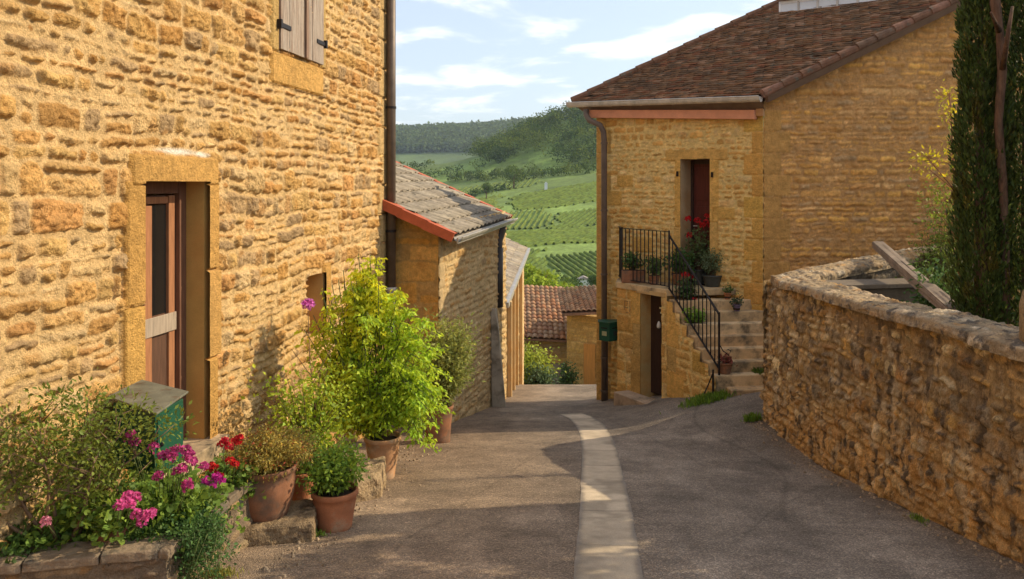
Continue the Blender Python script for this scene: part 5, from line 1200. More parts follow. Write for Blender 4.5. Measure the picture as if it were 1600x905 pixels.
def garden_bushes():
    for i, (px, Y, h_, r_, col, lab, ls) in enumerate([
        (1480, 8.7, 1.42, .34, (.06, .13, .035), 'leafy green bush between the leaning beam and the cypress', .075),
        (1442, 10.9, 1.22, .36, (.07, .13, .025), 'low feathery green shrub against the rear garden wall behind the beam', .05),
        (1560, 12.5, 3.5, .58, (.05, .10, .03), 'tall dark shrub added behind the cypress to block a streak of sun', .07),  # added out of sight, sized to keep a sun streak off the road
        (1470, 11.85, 2.1, .30, (.14, .20, .035), 'airy green shrub added to block sun between the leaning beam and the sapling', .06),  # added as a sun blocker for the road by the stair
        (1640, 6.4, 1.3, .35, (.04, .08, .02), 'dark shrub just outside the right edge beside the stone pillar', .06)]):
        X = (px - 800) / F * Y; t = thing('shrub', lab, 'shrub', (X, Y, -.56)); bush(t, (X, Y, -.56), h_, r_, 520 + i, col, nst=46, lps=46, lsize=ls, aspect=.5, stem_r=.005, twig=.08)
    # tall garden trees to the right of the picture: they shade the near road
    for (X, Y, H, r, sd) in ((6.3, 6.5, 5.3, 1.15, 540), (6.3, 4.5, 5.2, 1.25, 541)):
        rs = np.random.RandomState(sd); t = thing('garden_tree', 'bushy garden tree ' + ('further from' if sd == 540 else 'nearer to') + ' the viewpoint behind the wall', 'tree', (X, Y, -.56))
        mb = MB(); mb.tube([(X, Y, -.6), (X + .05, Y, 1), (X, Y + .1, H * .6)], [.14, .1, .04], 9); mb.build('trunk', M['bark'], t, True)
        p, d, s, c = crown_cards(rs, np.array([X, Y, .9]), r, H - 2, 9000, .13, (.06, .10, .025)); leaves('crown', p, d, s, c, t, aspect=.6, seed=sd)
garden_bushes()
def garden_grass():
    rs = np.random.RandomState(88); n = 16000; X = 3.9 + 6 * rs.rand(n) ** 1.2; Y = 4.0 + 9 * rs.rand(n); k = (Y < 10.4 + (X - 4.1) * .62) & (vnoise(X * 1.4, Y * 1.4, 4) > .3); X, Y = X[k], Y[k]; n = len(X)
    o = leaves('garden_grass', np.stack([X, Y, np.full(n, -.56)], 1), np.stack([rs.randn(n) * .4, rs.randn(n) * .4, np.ones(n)], 1), .14 * (.4 + rs.rand(n)), leafcol(rs, n, (.09, .15, .03), .3, .3), None, aspect=.14, seed=88)
    tag(o, 'rough grass covering the raised garden behind the curving wall', 'grass', kind='stuff')
garden_grass()

# ================================================================== LEFT: KERB, PLANTER, POTS
def bxstone(name, label, cat, pts, z0, z1, mat, col, top=.01, seed=1, group=None):
    rs = random.Random(seed); s = MB().color(col)
    s.add([(x, y, z0) for x, y in pts] + [(x, y, z1 + rs.uniform(-top, top)) for x, y in pts], [tuple(range(len(pts) - 1, -1, -1)), tuple(range(len(pts), 2 * len(pts)))] + [(i, (i + 1) % len(pts), len(pts) + (i + 1) % len(pts), len(pts) + i) for i in range(len(pts))])
    o = s.build(name, M[mat], None, origin=(pts[0][0], pts[0][1], z0), bevel=.02); roughen(o, .05, .10, 5); return tag(o, label, cat, group)
def planter():
    h = thing('planter', 'low rubble stone planter bed with flat capping in the bottom left corner', 'planter', (-2.6, 4.6, -.8))
    a = Vector((-2.98, 4.36, 0)); b = Vector((-2.0, 4.60, 0)); c = Vector((-1.86, 5.75, 0)); zc = -.50
    stone_sheet('front_wall', a, b, -1.2, zc - .05, (.24, -.97, 0), 91, PAL_ARM2, amp=.025, step=.01, parent=h, ch=(.07, .12), sw=(.12, .26), rough=.7)
    stone_sheet('side_wall', b, c, -1.3, zc - .05, (.99, -.12, 0), 92, PAL_ARM2, amp=.025, step=.01, parent=h, ch=(.07, .12), sw=(.12, .26), rough=.7)
    s = MB(); rs = random.Random(3)
    for (p, q) in ((a, b), (b, c)):
        d = (q - p).normalized(); n = Vector((-d.y, d.x, 0)); L_ = (q - p).length; u = -.04
        while u < L_:
            l = min(rs.uniform(.25, .5), L_ - u + .04); s.color(rs.choice([(.24, .18, .12), (.20, .15, .10), (.28, .21, .14)]))
            z = zc - .05; s.add([p + d * (u + .004) - n * .035 + Vector((0, 0, z)), p + d * (u + l - .004) - n * (.03 + rs.random() * .02) + Vector((0, 0, z)), p + d * (u + l - .004) + n * .20 + Vector((0, 0, z)), p + d * (u + .004) + n * .19 + Vector((0, 0, z)),
                                 p + d * (u + .004) - n * .035 + Vector((0, 0, z + .05 + rs.random() * .012)), p + d * (u + l - .004) - n * .03 + Vector((0, 0, z + .05 + rs.random() * .012)), p + d * (u + l - .004) + n * .20 + Vector((0, 0, z + .055)), p + d * (u + .004) + n * .19 + Vector((0, 0, z + .055))],
                                [(3, 2, 1, 0), (4, 5, 6, 7), (0, 1, 5, 4), (1, 2, 6, 5), (2, 3, 7, 6), (3, 0, 4, 7)]); u += l
    roughen(s.build('capping', M['coping'], h, bevel=.008), .022, .07, 4)
    s = MB(); s.prism([(-3.0, 4.42, -1.2), (-2.06, 4.65, -1.2), (-1.92, 5.7, -1.2), (-2.75, 5.8, -1.2)], (0, 0, .64)); s.build('soil', M['soil'], h)
PAL_ARM2 = dict(stones=[(.38, .27, .16), (.42, .31, .18), (.32, .23, .15), (.46, .3, .16)], mortar=(.25, .19, .13))
planter()
def wx(Y): return -3.6 + .1487 * Y
def kerb():
    rs = random.Random(21)
    # raised stone ledge along the foot of the wall carrying the pots
    h = thing('stone_ledge', 'raised stone ledge along the foot of the sunlit wall carrying the flower pots', 'ledge', (-2.0, 6.2, -1.1))
    s = MB(); Y = 5.05; k = 0
    edge = lambda y: -2.02 + .40 * (y - 5.05) / 2.2 if y < 6.3 else -1.79 + (y - 6.3) * .05
    while Y < 8.4:
        l = rs.uniform(.3, .55); s.color(rs.choice([(.36, .25, .15), (.32, .23, .14), (.42, .30, .17)])); zt = -.169 * (Y + l / 2) + .10
        e0, e1 = edge(Y) + rs.uniform(-.03, .03), edge(Y + l) + rs.uniform(-.03, .03)
        s.add([(e0 - .32, Y + .006, zt - .4), (e0, Y + .006, zt - .4), (e1, Y + l - .006, zt - .4), (e1 - .32, Y + l - .006, zt - .4), (e0 - .32, Y + .006, zt + .03), (e0, Y + .006, zt + .02), (e1, Y + l - .006, zt - .02), (e1 - .32, Y + l - .006, zt)], [(3, 2, 1, 0), (4, 5, 6, 7), (0, 1, 5, 4), (1, 2, 6, 5), (2, 3, 7, 6), (3, 0, 4, 7)]); Y += l
    roughen(s.build('kerb_stone', M['garden_stone'], h, bevel=.02), .05, .10, 4)
    s = MB(); s.color((.30, .22, .14)); s.add([(wx(5) - .05, 5, -1.4), (-2.1, 5, -1.4), (-1.9, 8.3, -1.9), (wx(8.3) - .05, 8.3, -1.9), (wx(5) - .05, 5, -.70), (-2.1, 5, -.73), (-1.9, 8.3, -1.29), (wx(8.3) - .05, 8.3, -1.26)], [(3, 2, 1, 0), (4, 5, 6, 7), (0, 1, 5, 4), (1, 2, 6, 5), (2, 3, 7, 6), (3, 0, 4, 7)]); s.build('bed', M['soilstone'], h)
    bxstone('stone_block', 'squared stone block wedged beside the pale terracotta pot', 'block', [(P(556, 770, 7.0).x, 6.9), (P(600, 750, 7.3).x, 7.1), (-1.2, 7.6), (-1.5, 7.5)], -1.5, -.98, 'garden_stone', (.46, .33, .19), .03, 4)
    bxstone('stone_block', 'flat stone slab under the big belly pot at the ledge edge', 'block', [(-1.98, 5.55), (-1.42, 5.72), (-1.5, 6.12), (-2.02, 6.05)], -1.2, -.83, 'garden_stone', (.34, .24, .14), .02, 5)
M['soilstone'] = material('dusty_bed', None, .95, .35, 6, .6, 40, .01)
kerb()
def letter_box():
    t = thing('box_on_post', 'dark green metal box with weathered sloping lid in front of the wooden door', 'box', (-2.25, 5.3, -.9))
    z1 = P(230, 640, 5.25).z; a = P(173, 632, 5.35); b = P(243, 646, 5.05); c = P(290, 628, 5.45)
    d1 = Vector((b.x - a.x, b.y - a.y, 0)); d2 = Vector((c.x - b.x, c.y - b.y, 0)); 
    s = MB(); o = Vector((a.x, a.y, 0)); H = .42
    p = [Vector((a.x, a.y, 0)), Vector((b.x, b.y, 0)), Vector((c.x, c.y, 0)), Vector((a.x + d2.x, a.y + d2.y, 0))]; ctr = sum(p, Vector()) / 4; pi = [ctr + (q - ctr) * .94 for q in p]
    zf = b.z - .012; s.prism([q + Vector((0, 0, zf - H)) for q in pi], (0, 0, H)); s.build('body', M['green'], t, bevel=.005)
    s = MB(); s.color((1, 1, 1)); po = [ctr + (q - ctr) * 1.08 for q in p]; s.prism([Vector((q.x, q.y, zf + (.005 if i in (1,) else .03 if i == 0 else .035))) for i, q in enumerate(po)], (0, 0, .014)); s.build('lid', M['lid'], t, bevel=.003)
    s = MB(); q0, q1 = pi[1], pi[2]; e = (q1 - q0).normalized(); nn = Vector((e.y, -e.x, 0)); s.box(q0 + e * .02 + nn * .001 + Vector((0, 0, zf - H + .03)), e * ((q1 - q0).length - .04), nn * .008, (0, 0, H - .06)); s.build('door_panel', M['green'], t, bevel=.002)
    s = MB(); s.lathe(q0 + e * .06 + nn * .012 + Vector((0, 0, zf - H * .5)), [(.012, -.012), (.014, 0), (.012, .012)], 10); s.build('keyhole', M['iron'], t)
    s = MB(); q = ctr; s.tube([q + Vector((0, 0, zf - H)), Vector((q.x, q.y, -1.1))], .03, 10); s.build('post', M['iron'], t, True)
letter_box()

def plant(name, label, cat, x, y, zb, group=None): return thing(name, label, cat, (x, y, zb), group)
PINK, RED, PALEPINK = (.46, .06, .20), (.50, .02, .015), (.62, .24, .32)
def left_plants():
    # woody shrub in the planter
    X, Y, z = -2.66, 4.72, -.55
    t = plant('shrub', 'woody small leaved shrub with crooked brown branches in the corner planter', 'shrub', X, Y, z)
    rs = np.random.RandomState(601); mb = MB(); tips = []
    for (dx, dy, h_) in ((-.30, -.10, .72), (-.12, .0, .86), (.10, .05, .84), (.30, .02, .74), (-.42, -.2, .60), (.22, -.1, .62), (.0, -.2, .70), (.40, .1, .6)):
        b0 = Vector((X + dx * .15, Y + dy * .2, z)); m1 = b0 + Vector((dx * .5 + rs.randn() * .04, dy * .5, h_ * .35)); m2 = b0 + Vector((dx * .7 + rs.randn() * .05, dy * .8, h_ * .68)); e = b0 + Vector((dx, dy, h_ * .93))
        mb.tube([b0, m1, m2, e], [.014, .010, .007, .003], 7)
        for q in range(9):
            w = lerp(m1, m2, rs.rand()) if q < 4 else lerp(m2, e, rs.rand()); tt = w + Vector((rs.randn() * .12, rs.randn() * .10, .06 + .1 * rs.rand())); mb.tube([w, tt], [.005, .002], 5); tips.append(tt)
    mb.build('branch', M['stem2'], t, True); pos = []; dr = []
    for tp in tips:
        n = 66; o = rs.randn(n, 3) * np.array([.06, .06, .05]); pos.append(np.array(tp) + o); dr.append(o * 12 + rs.randn(n, 3) * .4 + np.array([0, 0, .35]))
    pos = np.concatenate(pos); leaves('foliage', pos, np.concatenate(dr), .032 * (.7 + .6 * rs.rand(len(pos))), leafcol(rs, len(pos), (.13, .19, .035), .25, .35), t, aspect=.5, seed=5)
    # geranium masses
    def geranium(lab, px, py, Y, r, h_, seed, heads, hc, col=(.13, .23, .04), pot_=None, lsize=.045, nst=26, lps=26, hr=.029, name='geranium', zb=None, group=None, hpx=(), pal=None):
        c = P(px, py, Y); zb = c.z if zb is None else zb
        t = plant(name, lab, 'flowers', c.x, Y, zb, group); base_z = zb
        if pot_: pr, ph, pm = pot_; pot(t, c.x, Y, zb, pr, ph, pm); base_z = zb + ph - .05
        tips = bush(t, (c.x, Y, base_z), h_, r, seed, col, nst=nst, lps=lps, lsize=lsize, kind='round', stem_r=.004, twig=.05, shape=.7, yellow=.3, droop=.1, stem_col=M['greenstem'])
        pts = [P(x_, y_, Y + dy_ - .28) for (x_, y_, dy_) in hpx]
        if pts:
            m_ = MB()
            for p_ in pts: m_.tube([Vector((c.x, Y, base_z + h_ * .3)) * .4 + p_ * .6 + Vector((0, 0, -.06)), p_], [.003, .002], 5)
            m_.build('flower_stem', M['greenstem'], t, True); flower_heads(t, pts, hc, hr, seed, petals=44)
        return t
    M['greenstem'] = material('green_stem', (0.10, 0.13, 0.04), 0.8, 0.2, 20, 0.1)
    geranium('leafy geranium spilling over the planter corner with one pale pink bloom', 110, 800, 4.85, .30, .24, 611, 1, PALEPINK, zb=-.58, nst=44, lps=22, hpx=[(72, 817, -.25), (180, 845, -.2)][:1], lsize=.048)
    geranium('bushy pink geranium in a small faded pot in front of the green box', 178, 858, 4.75, .26, .26, 612, 3, (.56, .09, .26), pot_=(.105, .15, 'terra_old'), nst=40, lps=24, hpx=[(212, 778, 0), (236, 803, 0), (196, 782, -.05), (204, 790, -.06), (187, 790, -.1), (214, 805, -.1), (231, 806, -.1), (222, 815, -.08), (200, 775, 0)], lsize=.045)
    geranium('tall pink geraniums crowding in front of the green box', 255, 800, 5.0, .37, .58, 613, 3, PINK, nst=130, lps=34, zb=-.72, hpx=[(240, 700, .1), (248, 745, .0), (318, 730, 0), (204, 680, .1), (211, 692, .1), (200, 686, .12), (265, 708, .1), (277, 703, .1), (294, 710, .1), (299, 716, .05), (291, 704, .1), (278, 737, -.05), (294, 762, -.1), (284, 733, -.04), (300, 722, 0), (270, 715, .05), (255, 713, .1), (293, 756, -.1)], lsize=.042)
    geranium('small dark pink geranium standing between the letterbox plants and the jamb', 320, 775, 5.35, .20, .40, 614, 3, (.55, .04, .30), nst=44, lps=26, zb=-.80, hpx=[(322, 752, 0), (331, 757, 0), (344, 751, 0), (338, 747, .02)], lsize=.038)
    geranium('red geranium in a dark round pot beside the big belly pot', 358, 812, 5.55, .17, .30, 615, 3, RED, pot_=(.10, .17, 'glaze'), nst=30, lps=22, hpx=[(335, 733, 0), (341, 745, 0), (348, 694, .1), (370, 690, .1), (374, 686, .1), (367, 727, 0), (360, 722, 0), (329, 730, .05)], lsize=.042)
    geranium('thin red geranium climbing at the base of the right door jamb', 362, 770, 6.0, .16, .42, 616, 3, (.6, .04, .05), nst=30, lps=24, zb=-.86, hpx=[(352, 690, 0), (358, 700, 0), (366, 692, .05)], lsize=.036)
    # trailing ferny plant over the planter edge
    c = P(290, 800, 4.95); t = plant('trailing_plant', 'dense blue green ferny plant trailing over the planter edge below the pink flowers', 'plant', c.x, 4.95, c.z)
    bush(t, (c.x, 4.9, -.62), .20, .22, 620, (.075, .16, .05), nst=60, lps=70, lsize=.028, aspect=.55, stem_r=.003, twig=.045, droop=.5)
    rs = np.random.RandomState(622); mb = MB(); pos = []; dr = []
    for i in range(64):
        a = rs.rand() * 1.0 - .3; p0 = Vector((c.x + .02 + rs.randn() * .09, 4.84 + rs.randn() * .08, -.48)); p1 = p0 + Vector((.09, -.05, .02)); p2 = p0 + Vector((.10 + .06 * rs.randn(), -.07 + .05 * rs.randn(), -.18 - .22 * rs.rand()))
        mb.tube([p0, p1, p2], [.003, .0025, .0015], 5); n = 52; q = rs.rand(n, 1); pp = np.where(q < .4, np.array(p0) + (np.array(p1) - np.array(p0)) * q / .4, np.array(p1) + (np.array(p2) - np.array(p1)) * (q - .4) / .6); o = rs.randn(n, 3) * .024; pos.append(pp + o); dr.append(o * 20 + rs.randn(n, 3) * .5 - np.array([0, 0, .2]))
    mb.build('stem', M['greenstem'], t, True); pos = np.concatenate(pos); leaves('trailing_foliage', pos, np.concatenate(dr), .026 * (.6 + .7 * rs.rand(len(pos))), leafcol(rs, len(pos), (.075, .16, .045), .25, .15), t, aspect=.55, seed=8)
    # low creepers over the front capping
    for i, (px, py, Y, w) in enumerate(((25, 868, 4.6, .22), (60, 850, 4.7, .2), (215, 838, 4.78, .14))):
        c = P(px, py, Y); t = plant('creeper', ['low creeping plant on the planter capping at the left edge', 'small leaved creeper on the planter soil below the woody shrub', 'tiny creeper beside the faded pot on the planter'][i], 'plant', c.x, Y, c.z)
        bush(t, (c.x, Y, -.56), .14, w, 630 + i, (.08, .15, .03), nst=30, lps=30, lsize=.03, kind='round', stem_r=.0025, twig=.035)
    # big belly pot with heather-like plant
    c = P(417, 815, 5.85); r_ = 47 / F * 5.85
    t = plant('potted_plant', 'big round belly terracotta pot with dry reddish green heather', 'potted plant', c.x, 5.85, c.z, 'potted plants along the sunlit wall')
    zpb = -.83
    pot(t, c.x - .01, 5.85, zpb, .222, .37, 'terra_old', belly=.10, taper=.70, rim=.025)
    bush(t, (c.x + .04, 5.83, zpb + .30), .37, .36, 641, (.24, .23, .06), nst=130, lps=80, lsize=.024, aspect=.4, stem_r=.0022, twig=.028, droop=.55, yellow=.5, shape=.6, stem_col=M['drystem'])
    bush(t, (c.x + .02, 5.83, zpb + .33), .28, .34, 642, (.45, .12, .06), nst=60, lps=14, lsize=.02, aspect=.6, stems=False, twig=.03, droop=.5, leafname='blossom')
    # terracotta pot with green leaves
    c = P(523, 826, 6.08); zpb = gz(c.x, 6.08) + .01
    t = plant('potted_plant', 'orange terracotta pot on the road edge with fresh green leaves', 'potted plant', c.x, 6.08, zpb, 'potted plants along the sunlit wall')
    pot(t, c.x, 6.08, zpb, .172, .29, 'terra', taper=.76)
    bush(t, (c.x - .03, 6.1, zpb + .25), .36, .26, 651, (.17, .29, .04), nst=80, lps=50, lsize=.036, aspect=.62, stem_r=.003, twig=.04, droop=.2, yellow=.35, stem_col=M['greenstem'])
    # small brick-red pot behind it
    c = P(470, 800, 6.5); t = plant('potted_plant', 'small plain pot half hidden between the belly pot and the orange pot', 'potted plant', c.x, 6.5, -1.0, 'potted plants along the sunlit wall')
    pot(t, c.x, 6.5, -.95, .13, .22, 'terra'); bush(t, (c.x, 6.5, -.76), .4, .2, 655, (.12, .2, .035), nst=24, lps=36, lsize=.03, stem_r=.003, twig=.05, yellow=.4)
    # rose with pink flower
    c = P(480, 770, 7.1); t = plant('rose_bush', 'thin climbing rose with one mauve bloom in front of the wall niche', 'rose', c.x, 7.1, -1.05)
    bush(t, (c.x, 7.1, -1.05), 1.15, .42, 661, (.22, .34, .035), nst=46, lps=70, lsize=.045, aspect=.6, stem_r=.005, twig=.075, droop=.1, yellow=.5, shape=.5)
    m_ = MB(); fl = P(481, 477, 7.2); m_.tube([(c.x, 7.1, -1.0), P(492, 640, 7.1), P(484, 560, 7.15), fl], [.006, .005, .004, .0025], 6); m_.tube([P(488, 600, 7.12), P(520, 540, 7.2)], [.004, .002], 5); m_.tube([P(488, 590, 7.12), P(455, 545, 7.1)], [.004, .002], 5); m_.build('cane', M['stem'], t, True)
    flower_heads(t, [fl], (.62, .17, .48), .055, 66, 60, psize=.028); 
    # tall bright plant in pale pot
    zpb = gz(-1.3, 8.0) + .005; c = P(598, 745, 8.0)
    t = plant('potted_plant', 'pale terracotta pot holding a tall arching bright yellow green plant', 'potted plant', c.x, 8.0, zpb, 'potted plants along the sunlit wall')
    pot(t, c.x, 8.0, zpb, .18, .42, 'terra_pale', taper=.66)
    b0 = Vector((c.x - .05, 8.0, zpb + .38)); rs = np.random.RandomState(671); mb = MB(); pos = []; dr = []; cl = []
    def frond(path, spread, ln, dens, col):
        path = [Vector(p) for p in path]; mb.tube(path, [.006, .005, .004, .002][:len(path)], 5)
        segs = len(path) - 1
        for i in range(dens):
            q = .15 + .85 * rs.rand() ** .75; s_ = min(int(q * segs), segs - 1); p = lerp(path[s_], path[s_ + 1], q * segs - s_); a = rs.rand() * 6.28
            tw = Vector((math.cos(a), math.sin(a), -.25 - .5 * rs.rand())) * spread * (.4 + .8 * rs.rand())
            if rs.rand() < .35: mb.tube([p, p + tw], [.002, .001], 4, False)
            m = 9; col_ = leafcol(rs, 1, col, .12, .35)[0]
            for k in range(m):
                u = .25 + .75 * (k + 1) / m; o = rs.randn(3) * .018; side = Vector((-tw.y, tw.x, 0)).normalized() * (.028 if k % 2 else -.028) if tw.length > .01 else Vector()
                pos.append(np.array(p + tw * u + side * .4) + o); dr.append(np.array(tw.normalized() * .8 + side * 28) + rs.randn(3) * .35 - np.array([0, 0, .35])); cl.append(col_ * (.85 + .3 * rs.rand()))
    for i in range(64):
        e = rs.rand(); px = 598 + rs.randn() * 36; py = 400 + 230 * rs.rand() ** 1.3 + abs(px - 585) * 1.0
        if rs.rand() < .35: px = 640 + rs.rand() * 28; py = 500 + 150 * rs.rand()
        if px > 678 or py < 392: continue
        tp = P(px, py, 8.0 + rs.randn() * .22); m1 = b0 + (tp - b0) * .4 + Vector((-.12 * rs.rand(), 0, .22)); m2 = b0 + (tp - b0) * .8 + Vector((-.05, 0, .22))
        low = tp + Vector((.10 * (px - 585) / 60, 0, -.10)); frond([b0, m1, m2, low], .13, 0, 15, (.32, .49, .035))
    for i in range(64):     # left half, climbing in front of the corner
        px = 534 + rs.randn() * 30; py = 400 + abs(px - 560) * .9 + 230 * rs.rand(); tp = P(px, max(py, 388), 8.05 + rs.randn() * .18); m1 = b0 + (tp - b0) * .5 + Vector((-.1, 0, .12)); frond([b0, m1, tp], .10, 0, 13, (.42, .54, .035))
    for i in range(26):     # thin upper shoots reaching up the wall
        px = 572 + rs.randn() * 20; py = 392 + 70 * rs.rand(); tp = P(px, py, 8.1 + rs.randn() * .12); m1 = b0 + (tp - b0) * .55 + Vector((.02, 0, .05)); m2 = b0 + (tp - b0) * .8 + Vector((.0, 0, .02)); frond([m1, m2, tp], .085, 0, 13, (.44, .55, .035))
    for i in range(20):     # low skirt that hangs to the ground on the right
        px = 640 + rs.rand() * 40; py = 600 + 90 * rs.rand(); tp = P(px, py, 7.95 + rs.randn() * .2); m1 = b0 + (tp - b0) * .5 + Vector((0, 0, .45)); frond([b0, m1, tp], .10, 0, 13, (.26, .45, .04))
    mb.build('stem', M['greenstem'], t, True); leaves('foliage', np.array(pos), np.array(dr), .050 * (.5 + .9 * rs.rand(len(pos))), np.array(cl), t, aspect=.5, seed=17, droop=.2)
    # airy olive-like pot plant by second house
    c = P(684, 676, 10.35); zpb = gz(c.x, 10.35); t = plant('potted_plant', 'grey green airy shrub in a brown pot against the low house', 'potted plant', c.x, 10.35, zpb, 'potted plants along the sunlit wall')
    pot(t, c.x, 10.35, zpb, .20, .48, 'terra_old', taper=.8)
    bush(t, (c.x + .05, 10.35, zpb + .42), 1.32, .38, 681, (.22, .27, .075), nst=90, lps=120, lsize=.062, aspect=.36, stem_r=.005, twig=.075, droop=.05, yellow=.25, shape=.55, start=.2)
M['stem2'] = material('brown_branch', (0.20, 0.125, 0.075), 0.9, 0.25, 30, 0.4, 60, 0.003)
M['drystem'] = material('dry_stem', (0.26, 0.16, 0.09), 0.9, 0.25, 30, 0.2)
left_plants()

# ================================================================== RIGHT HOUSE PLANTS AND LETTERBOX
def stair_things():
    def on(u_, off, z): p = fp(u_, z, off); return p
    # green letterbox pair
    a = P(936, 504, 14.75); t = thing('letterbox', 'green two part letterbox on the house corner beside the downpipe', 'letterbox', (a.x, a.y, a.z))
    x0, x1, x2 = P(936, 500, 14.7), P(952, 500, 14.55), P(972, 500, 14.75); H = 28 / F * 14.6
    for (p, q, nm) in ((x0, x1, 'side'), (x1, x2, 'front')):
        d = Vector((q.x - p.x, q.y - p.y, 0)); s = MB(); s.prism([Vector((p.x, p.y, a.z - H + .01)), Vector((q.x, q.y, a.z - H + .01)), Vector((q.x + .03, q.y + .16, a.z - H + .01)), Vector((p.x + .03, p.y + .16, a.z - H + .01))], (0, 0, H)); b = s.build('box', M['green'], t, bevel=.004)
        n_ = Vector((d.y, -d.x, 0)).normalized(); s = MB(); s.box(Vector((p.x, p.y, a.z - .09)) + d * .2 + n_ * .002, d * .6, n_ * .004, (0, 0, .02)); s.build('slot', M['iron'], b)
        s = MB().color((.45, .42, .22) if nm == 'side' else (.05, .06, .05)); s.box(Vector((p.x, p.y, a.z - .22)) + d * .3 + n_ * .002, d * .45, n_ * .004, (0, 0, .08)); s.build('label_plate', M['plain'], b)
    s = MB(); s.prism([Vector((p.x, p.y, a.z + .012)) for p in (x0 + Vector((-.02, -.02, 0)), x1 + Vector((0, -.03, 0)), x2 + Vector((.03, -.02, 0)), x2 + Vector((.03, .18, 0)), x0 + Vector((0, .2, 0)))], (0, 0, .02)); s.build('lid', M['green'], t)
    G = 'pots on the outside stair'
    def potp(lab, px, py, Y, zb, r_, h_, mat, bh, br, seed, col, ls=.05, heads=(), hc=RED, nst=16, lps=26, box=None, cat='potted plant', drp=.2):
        c = P(px, py, Y); t = thing('potted_plant', lab, cat, (c.x, Y, zb), G)
        if box:
            s = MB(); s.cbox((c.x, Y, zb + h_ / 2), (box, -.06, 0), (.03, .18, 0), (0, 0, h_)); s.build('trough', M[mat], t, bevel=.01); s = MB(); s.cbox((c.x, Y, zb + h_ - .01), (box * .92, -.05, 0), (.03, .15, 0), (0, 0, .03)); s.build('soil', M['soil'], t)
        else: pot(t, c.x, Y, zb, r_, h_, mat, rim=.02)
        bush(t, (c.x, Y, zb + h_ - .03), bh, br, seed, col, nst=nst, lps=lps, lsize=ls, kind='round', stem_r=.004, twig=.05, droop=drp, stem_col=M['stem'])
        if heads: flower_heads(t, [P(x_, y_, Y - .05) for x_, y_ in heads], hc, .05, seed, 34, psize=.03)
    ZL = Z_L + .003
    potp('brown trough of leafy plants behind the landing railing', 990, 430, 14.3, ZL, 0, .22, 'terra_old', .38, .2, 701, (.06, .12, .03), box=.42)
    potp('small green plant in a pot at the landing corner behind the railing', 1022, 430, 14.0, ZL, .1, .16, 'terra_old', .42, .14, 702, (.08, .14, .04))
    potp('leafy red geranium pot at the head of the stair behind the railing', 1062, 440, 13.95, ZL, .14, .2, 'terra_old', .5, .28, 703, (.06, .13, .03), heads=((1070, 428), (1078, 433), (1066, 426)), nst=30)
    potp('pot of tall red geraniums standing in the upper doorway', 1092, 420, 14.05, ZL, .13, .26, 'glaze', .85, .2, 704, (.10, .15, .05), ls=.045, heads=((1075, 342), (1077, 368), (1090, 345), (1106, 338), (1121, 350), (1110, 352), (1124, 345), (1116, 358), (1103, 348), (1098, 352), (1118, 349)), nst=26, lps=22)
    potp('dark bowl with grey green bushy plant beside the upper door', 1113, 442, 13.75, ZL, .17, .20, 'glaze', .50, .22, 705, (.12, .17, .085), ls=.03, nst=40, lps=40, heads=())
    potp('small red pot with seedling on the upper stair step', 1137, 462, 13.35, Z_G + RISE * 8 + .004, .06, .11, 'terra', .16, .06, 706, (.08, .14, .04), nst=8, lps=12, ls=.035)
    potp('small mauve pot with dark sprig one step below the red one', 1151, 480, 13.15, Z_G + RISE * 7 + .004, .065, .11, 'mauve', .17, .06, 707, (.05, .08, .04), nst=8, lps=12, ls=.035)
    potp('round terracotta pot with reddish plant at the foot of the stair railing', 1133, 570, 12.25, Z_G + RISE * 2 + .004, .11, .17, 'terra_old', .16, .1, 708, (.22, .07, .05), nst=14, lps=14, ls=.035)
    potp('bright green plant in a trough on the middle steps behind the railing', 1083, 500, 13.0, Z_G + RISE * 5 + .0, 0, .16, 'terra_old', .24, .16, 709, (.16, .30, .04), box=.3, nst=24)
    potp('dark leafy pot with a single red bloom halfway up the stair', 1072, 470, 13.35, Z_G + RISE * 7, .11, .17, 'glaze', .4, .2, 710, (.06, .12, .04), heads=((1070, 430), (1084, 470)), nst=20)
    # weeds
    def tuft(lab, px, py, Y, w, h_, n, seed, col=(.12, .22, .03), cat='weed', w2=None, name='weed_tuft'):
        c = P(px, py, Y); z = gz(c.x, Y); rs = np.random.RandomState(seed); pos = np.stack([c.x + rs.randn(n) * w, Y + rs.randn(n) * (w2 or w * .5), np.full(n, 0.0)], 1); pos[:, 2] = ground_z(pos[:, 0], pos[:, 1])
        d = np.stack([rs.randn(n) * .4, rs.randn(n) * .4, np.ones(n)], 1); t = thing(name, lab, cat, (c.x, Y, z)); leaves('blades', pos, d, h_ * (.5 + .8 * rs.rand(n)), leafcol(rs, n, col, .25, .3), t, aspect=.16, seed=seed)
    tuft('strip of bright grass at the foot of the outside stair', 1105, 632, 12.0, .16, .11, 1400, 801, w2=.10)
    tuft('weed tuft at the far foot of the garden wall', 1176, 682, 10.55, .05, .10, 260, 802)
    tuft('tiny weed halfway along the foot of the garden wall', 1436, 812, 6.3, .02, .05, 90, 803, w2=.05)
    tuft('grass tuft growing out of the ledge beside the orange pot', 485, 838, 5.85, .05, .05, 160, 804)
    tuft('dry grass growing between the ledge and the road in the bottom left', 345, 880, 4.95, .06, .05, 200, 805, (.2, .22, .05))
    c = Vector((3.5, 12.3, 0)); t = thing('weed_tuft', 'flat green weeds growing on the second step of the stair', 'weed', (4.0, 12.4, Z_G + RISE * 2)); rs = np.random.RandomState(9); n = 600
    pos = np.stack([3.75 + rs.rand(n) * .55, 12.33 + rs.randn(n) * .05, np.full(n, Z_G + RISE * 2)], 1); leaves('blades', pos, np.stack([rs.randn(n) * .7, rs.randn(n) * .7, np.ones(n)], 1), .07 * (.5 + rs.rand(n)), leafcol(rs, n, (.10, .16, .03), .2, .2), t, aspect=.35)
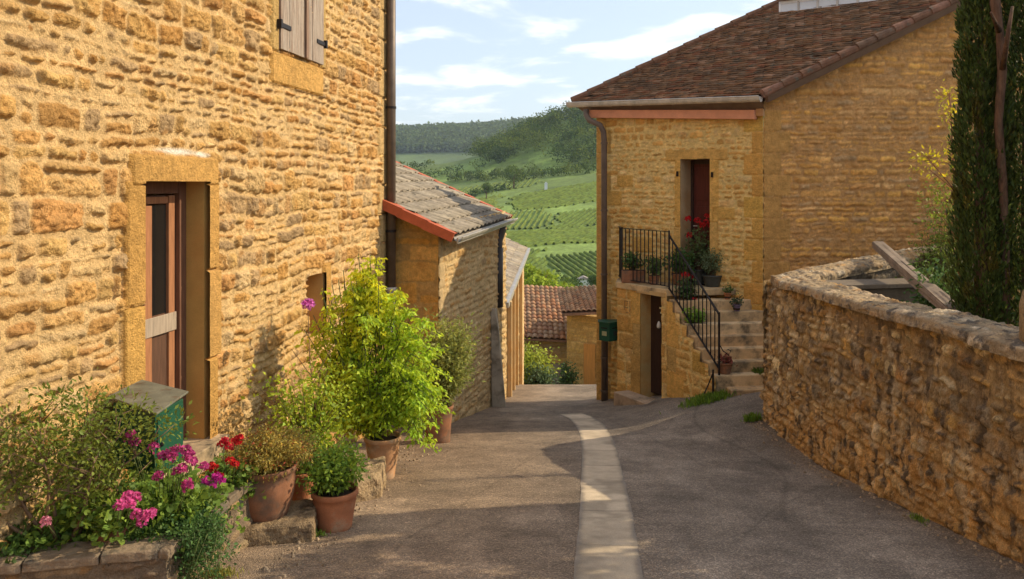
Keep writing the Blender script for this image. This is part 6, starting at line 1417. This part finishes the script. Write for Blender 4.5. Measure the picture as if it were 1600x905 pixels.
    # climbers down by the crest
    c = P(834, 570, 30); z = gz(c.x, 30); t = thing('shrub', 'yellow green shrub spilling over the wall beyond the crest of the lane', 'shrub', (c.x, 30, z)); bush(t, (c.x, 30, z), 2.0, .8, 811, (.26, .33, .045), nst=60, lps=60, lsize=.13, aspect=.6, stem_r=.01, twig=.2)
    c = P(845, 590, 29); z = gz(c.x, 29); t = thing('shrub', 'darker blue green shrub in front of the grey cottage door', 'shrub', (c.x, 29, z)); bush(t, (c.x, 29, z), 1.0, .45, 812, (.07, .12, .06), nst=40, lps=50, lsize=.11, aspect=.6, stem_r=.01, twig=.14)
    c = P(886, 600, 31); z = gz(c.x, 31); t = thing('shrub', 'small dark bush at the corner of the bright yellow cottage', 'shrub', (c.x, 31, z)); bush(t, (c.x, 31, z), 1.3, .35, 813, (.05, .10, .03), nst=30, lps=40, lsize=.1, aspect=.6, stem_r=.01, twig=.12)
M['mauve'] = material('mauve_pot', (0.16, 0.12, 0.2), 0.5, 0.2, 8, 0.1)
stair_things()

# gravel, chips and fallen leaves at the foot of the walls
def litter():
    rs = np.random.RandomState(91); mb = MB()
    for i in range(420):
        if i % 2: Y = 4.6 + 6 * rs.rand(); X = 3.27 - abs(rs.randn()) * .10
        else: Y = 4.8 + 5 * rs.rand(); X = -1.55 + .05 * (Y - 6) + abs(rs.randn()) * .22
        z = gz(X, Y) + .004; r = .006 + .012 * rs.rand(); a = rs.rand() * 6.28; mb.color(tuple(np.array((.34, .25, .16)) * (.6 + .8 * rs.rand())))
        mb.add([(X + r * math.cos(a + k * 1.57) * (.7 + .5 * rs.rand()), Y + r * math.sin(a + k * 1.57), z - .003) for k in range(4)] + [(X + .5 * r * math.cos(a + k * 1.57), Y + .5 * r * math.sin(a + k * 1.57), z + r * .7) for k in range(4)], [(4, 5, 6, 7), (0, 1, 5, 4), (1, 2, 6, 5), (2, 3, 7, 6), (3, 0, 4, 7)])
    tag(mb.build('gravel', M['plain'], None), 'loose stone chips gathered along the foot of both walls', 'gravel', kind='stuff')
litter()

# ================================================================== HAZE
def haze():
    m = bpy.data.materials.new('haze_air'); m.use_nodes = True; nt = m.node_tree; nt.nodes.clear()
    o = nt.nodes.new('ShaderNodeOutputMaterial'); v = nt.nodes.new('ShaderNodeVolumePrincipled')
    v.inputs['Color'].default_value = (.70, .85, 1, 1); v.inputs['Density'].default_value = .00008; v.inputs['Anisotropy'].default_value = .2
    nt.links.new(v.outputs[0], o.inputs['Volume'])
    s = MB(); s.box((-3700, -40, -200), (7400, 0, 0), (0, 5400, 0), (0, 0, 640)); b = s.build('haze', m, None); tag(b, 'pale air haze over the valley', 'haze', kind='stuff')
haze()
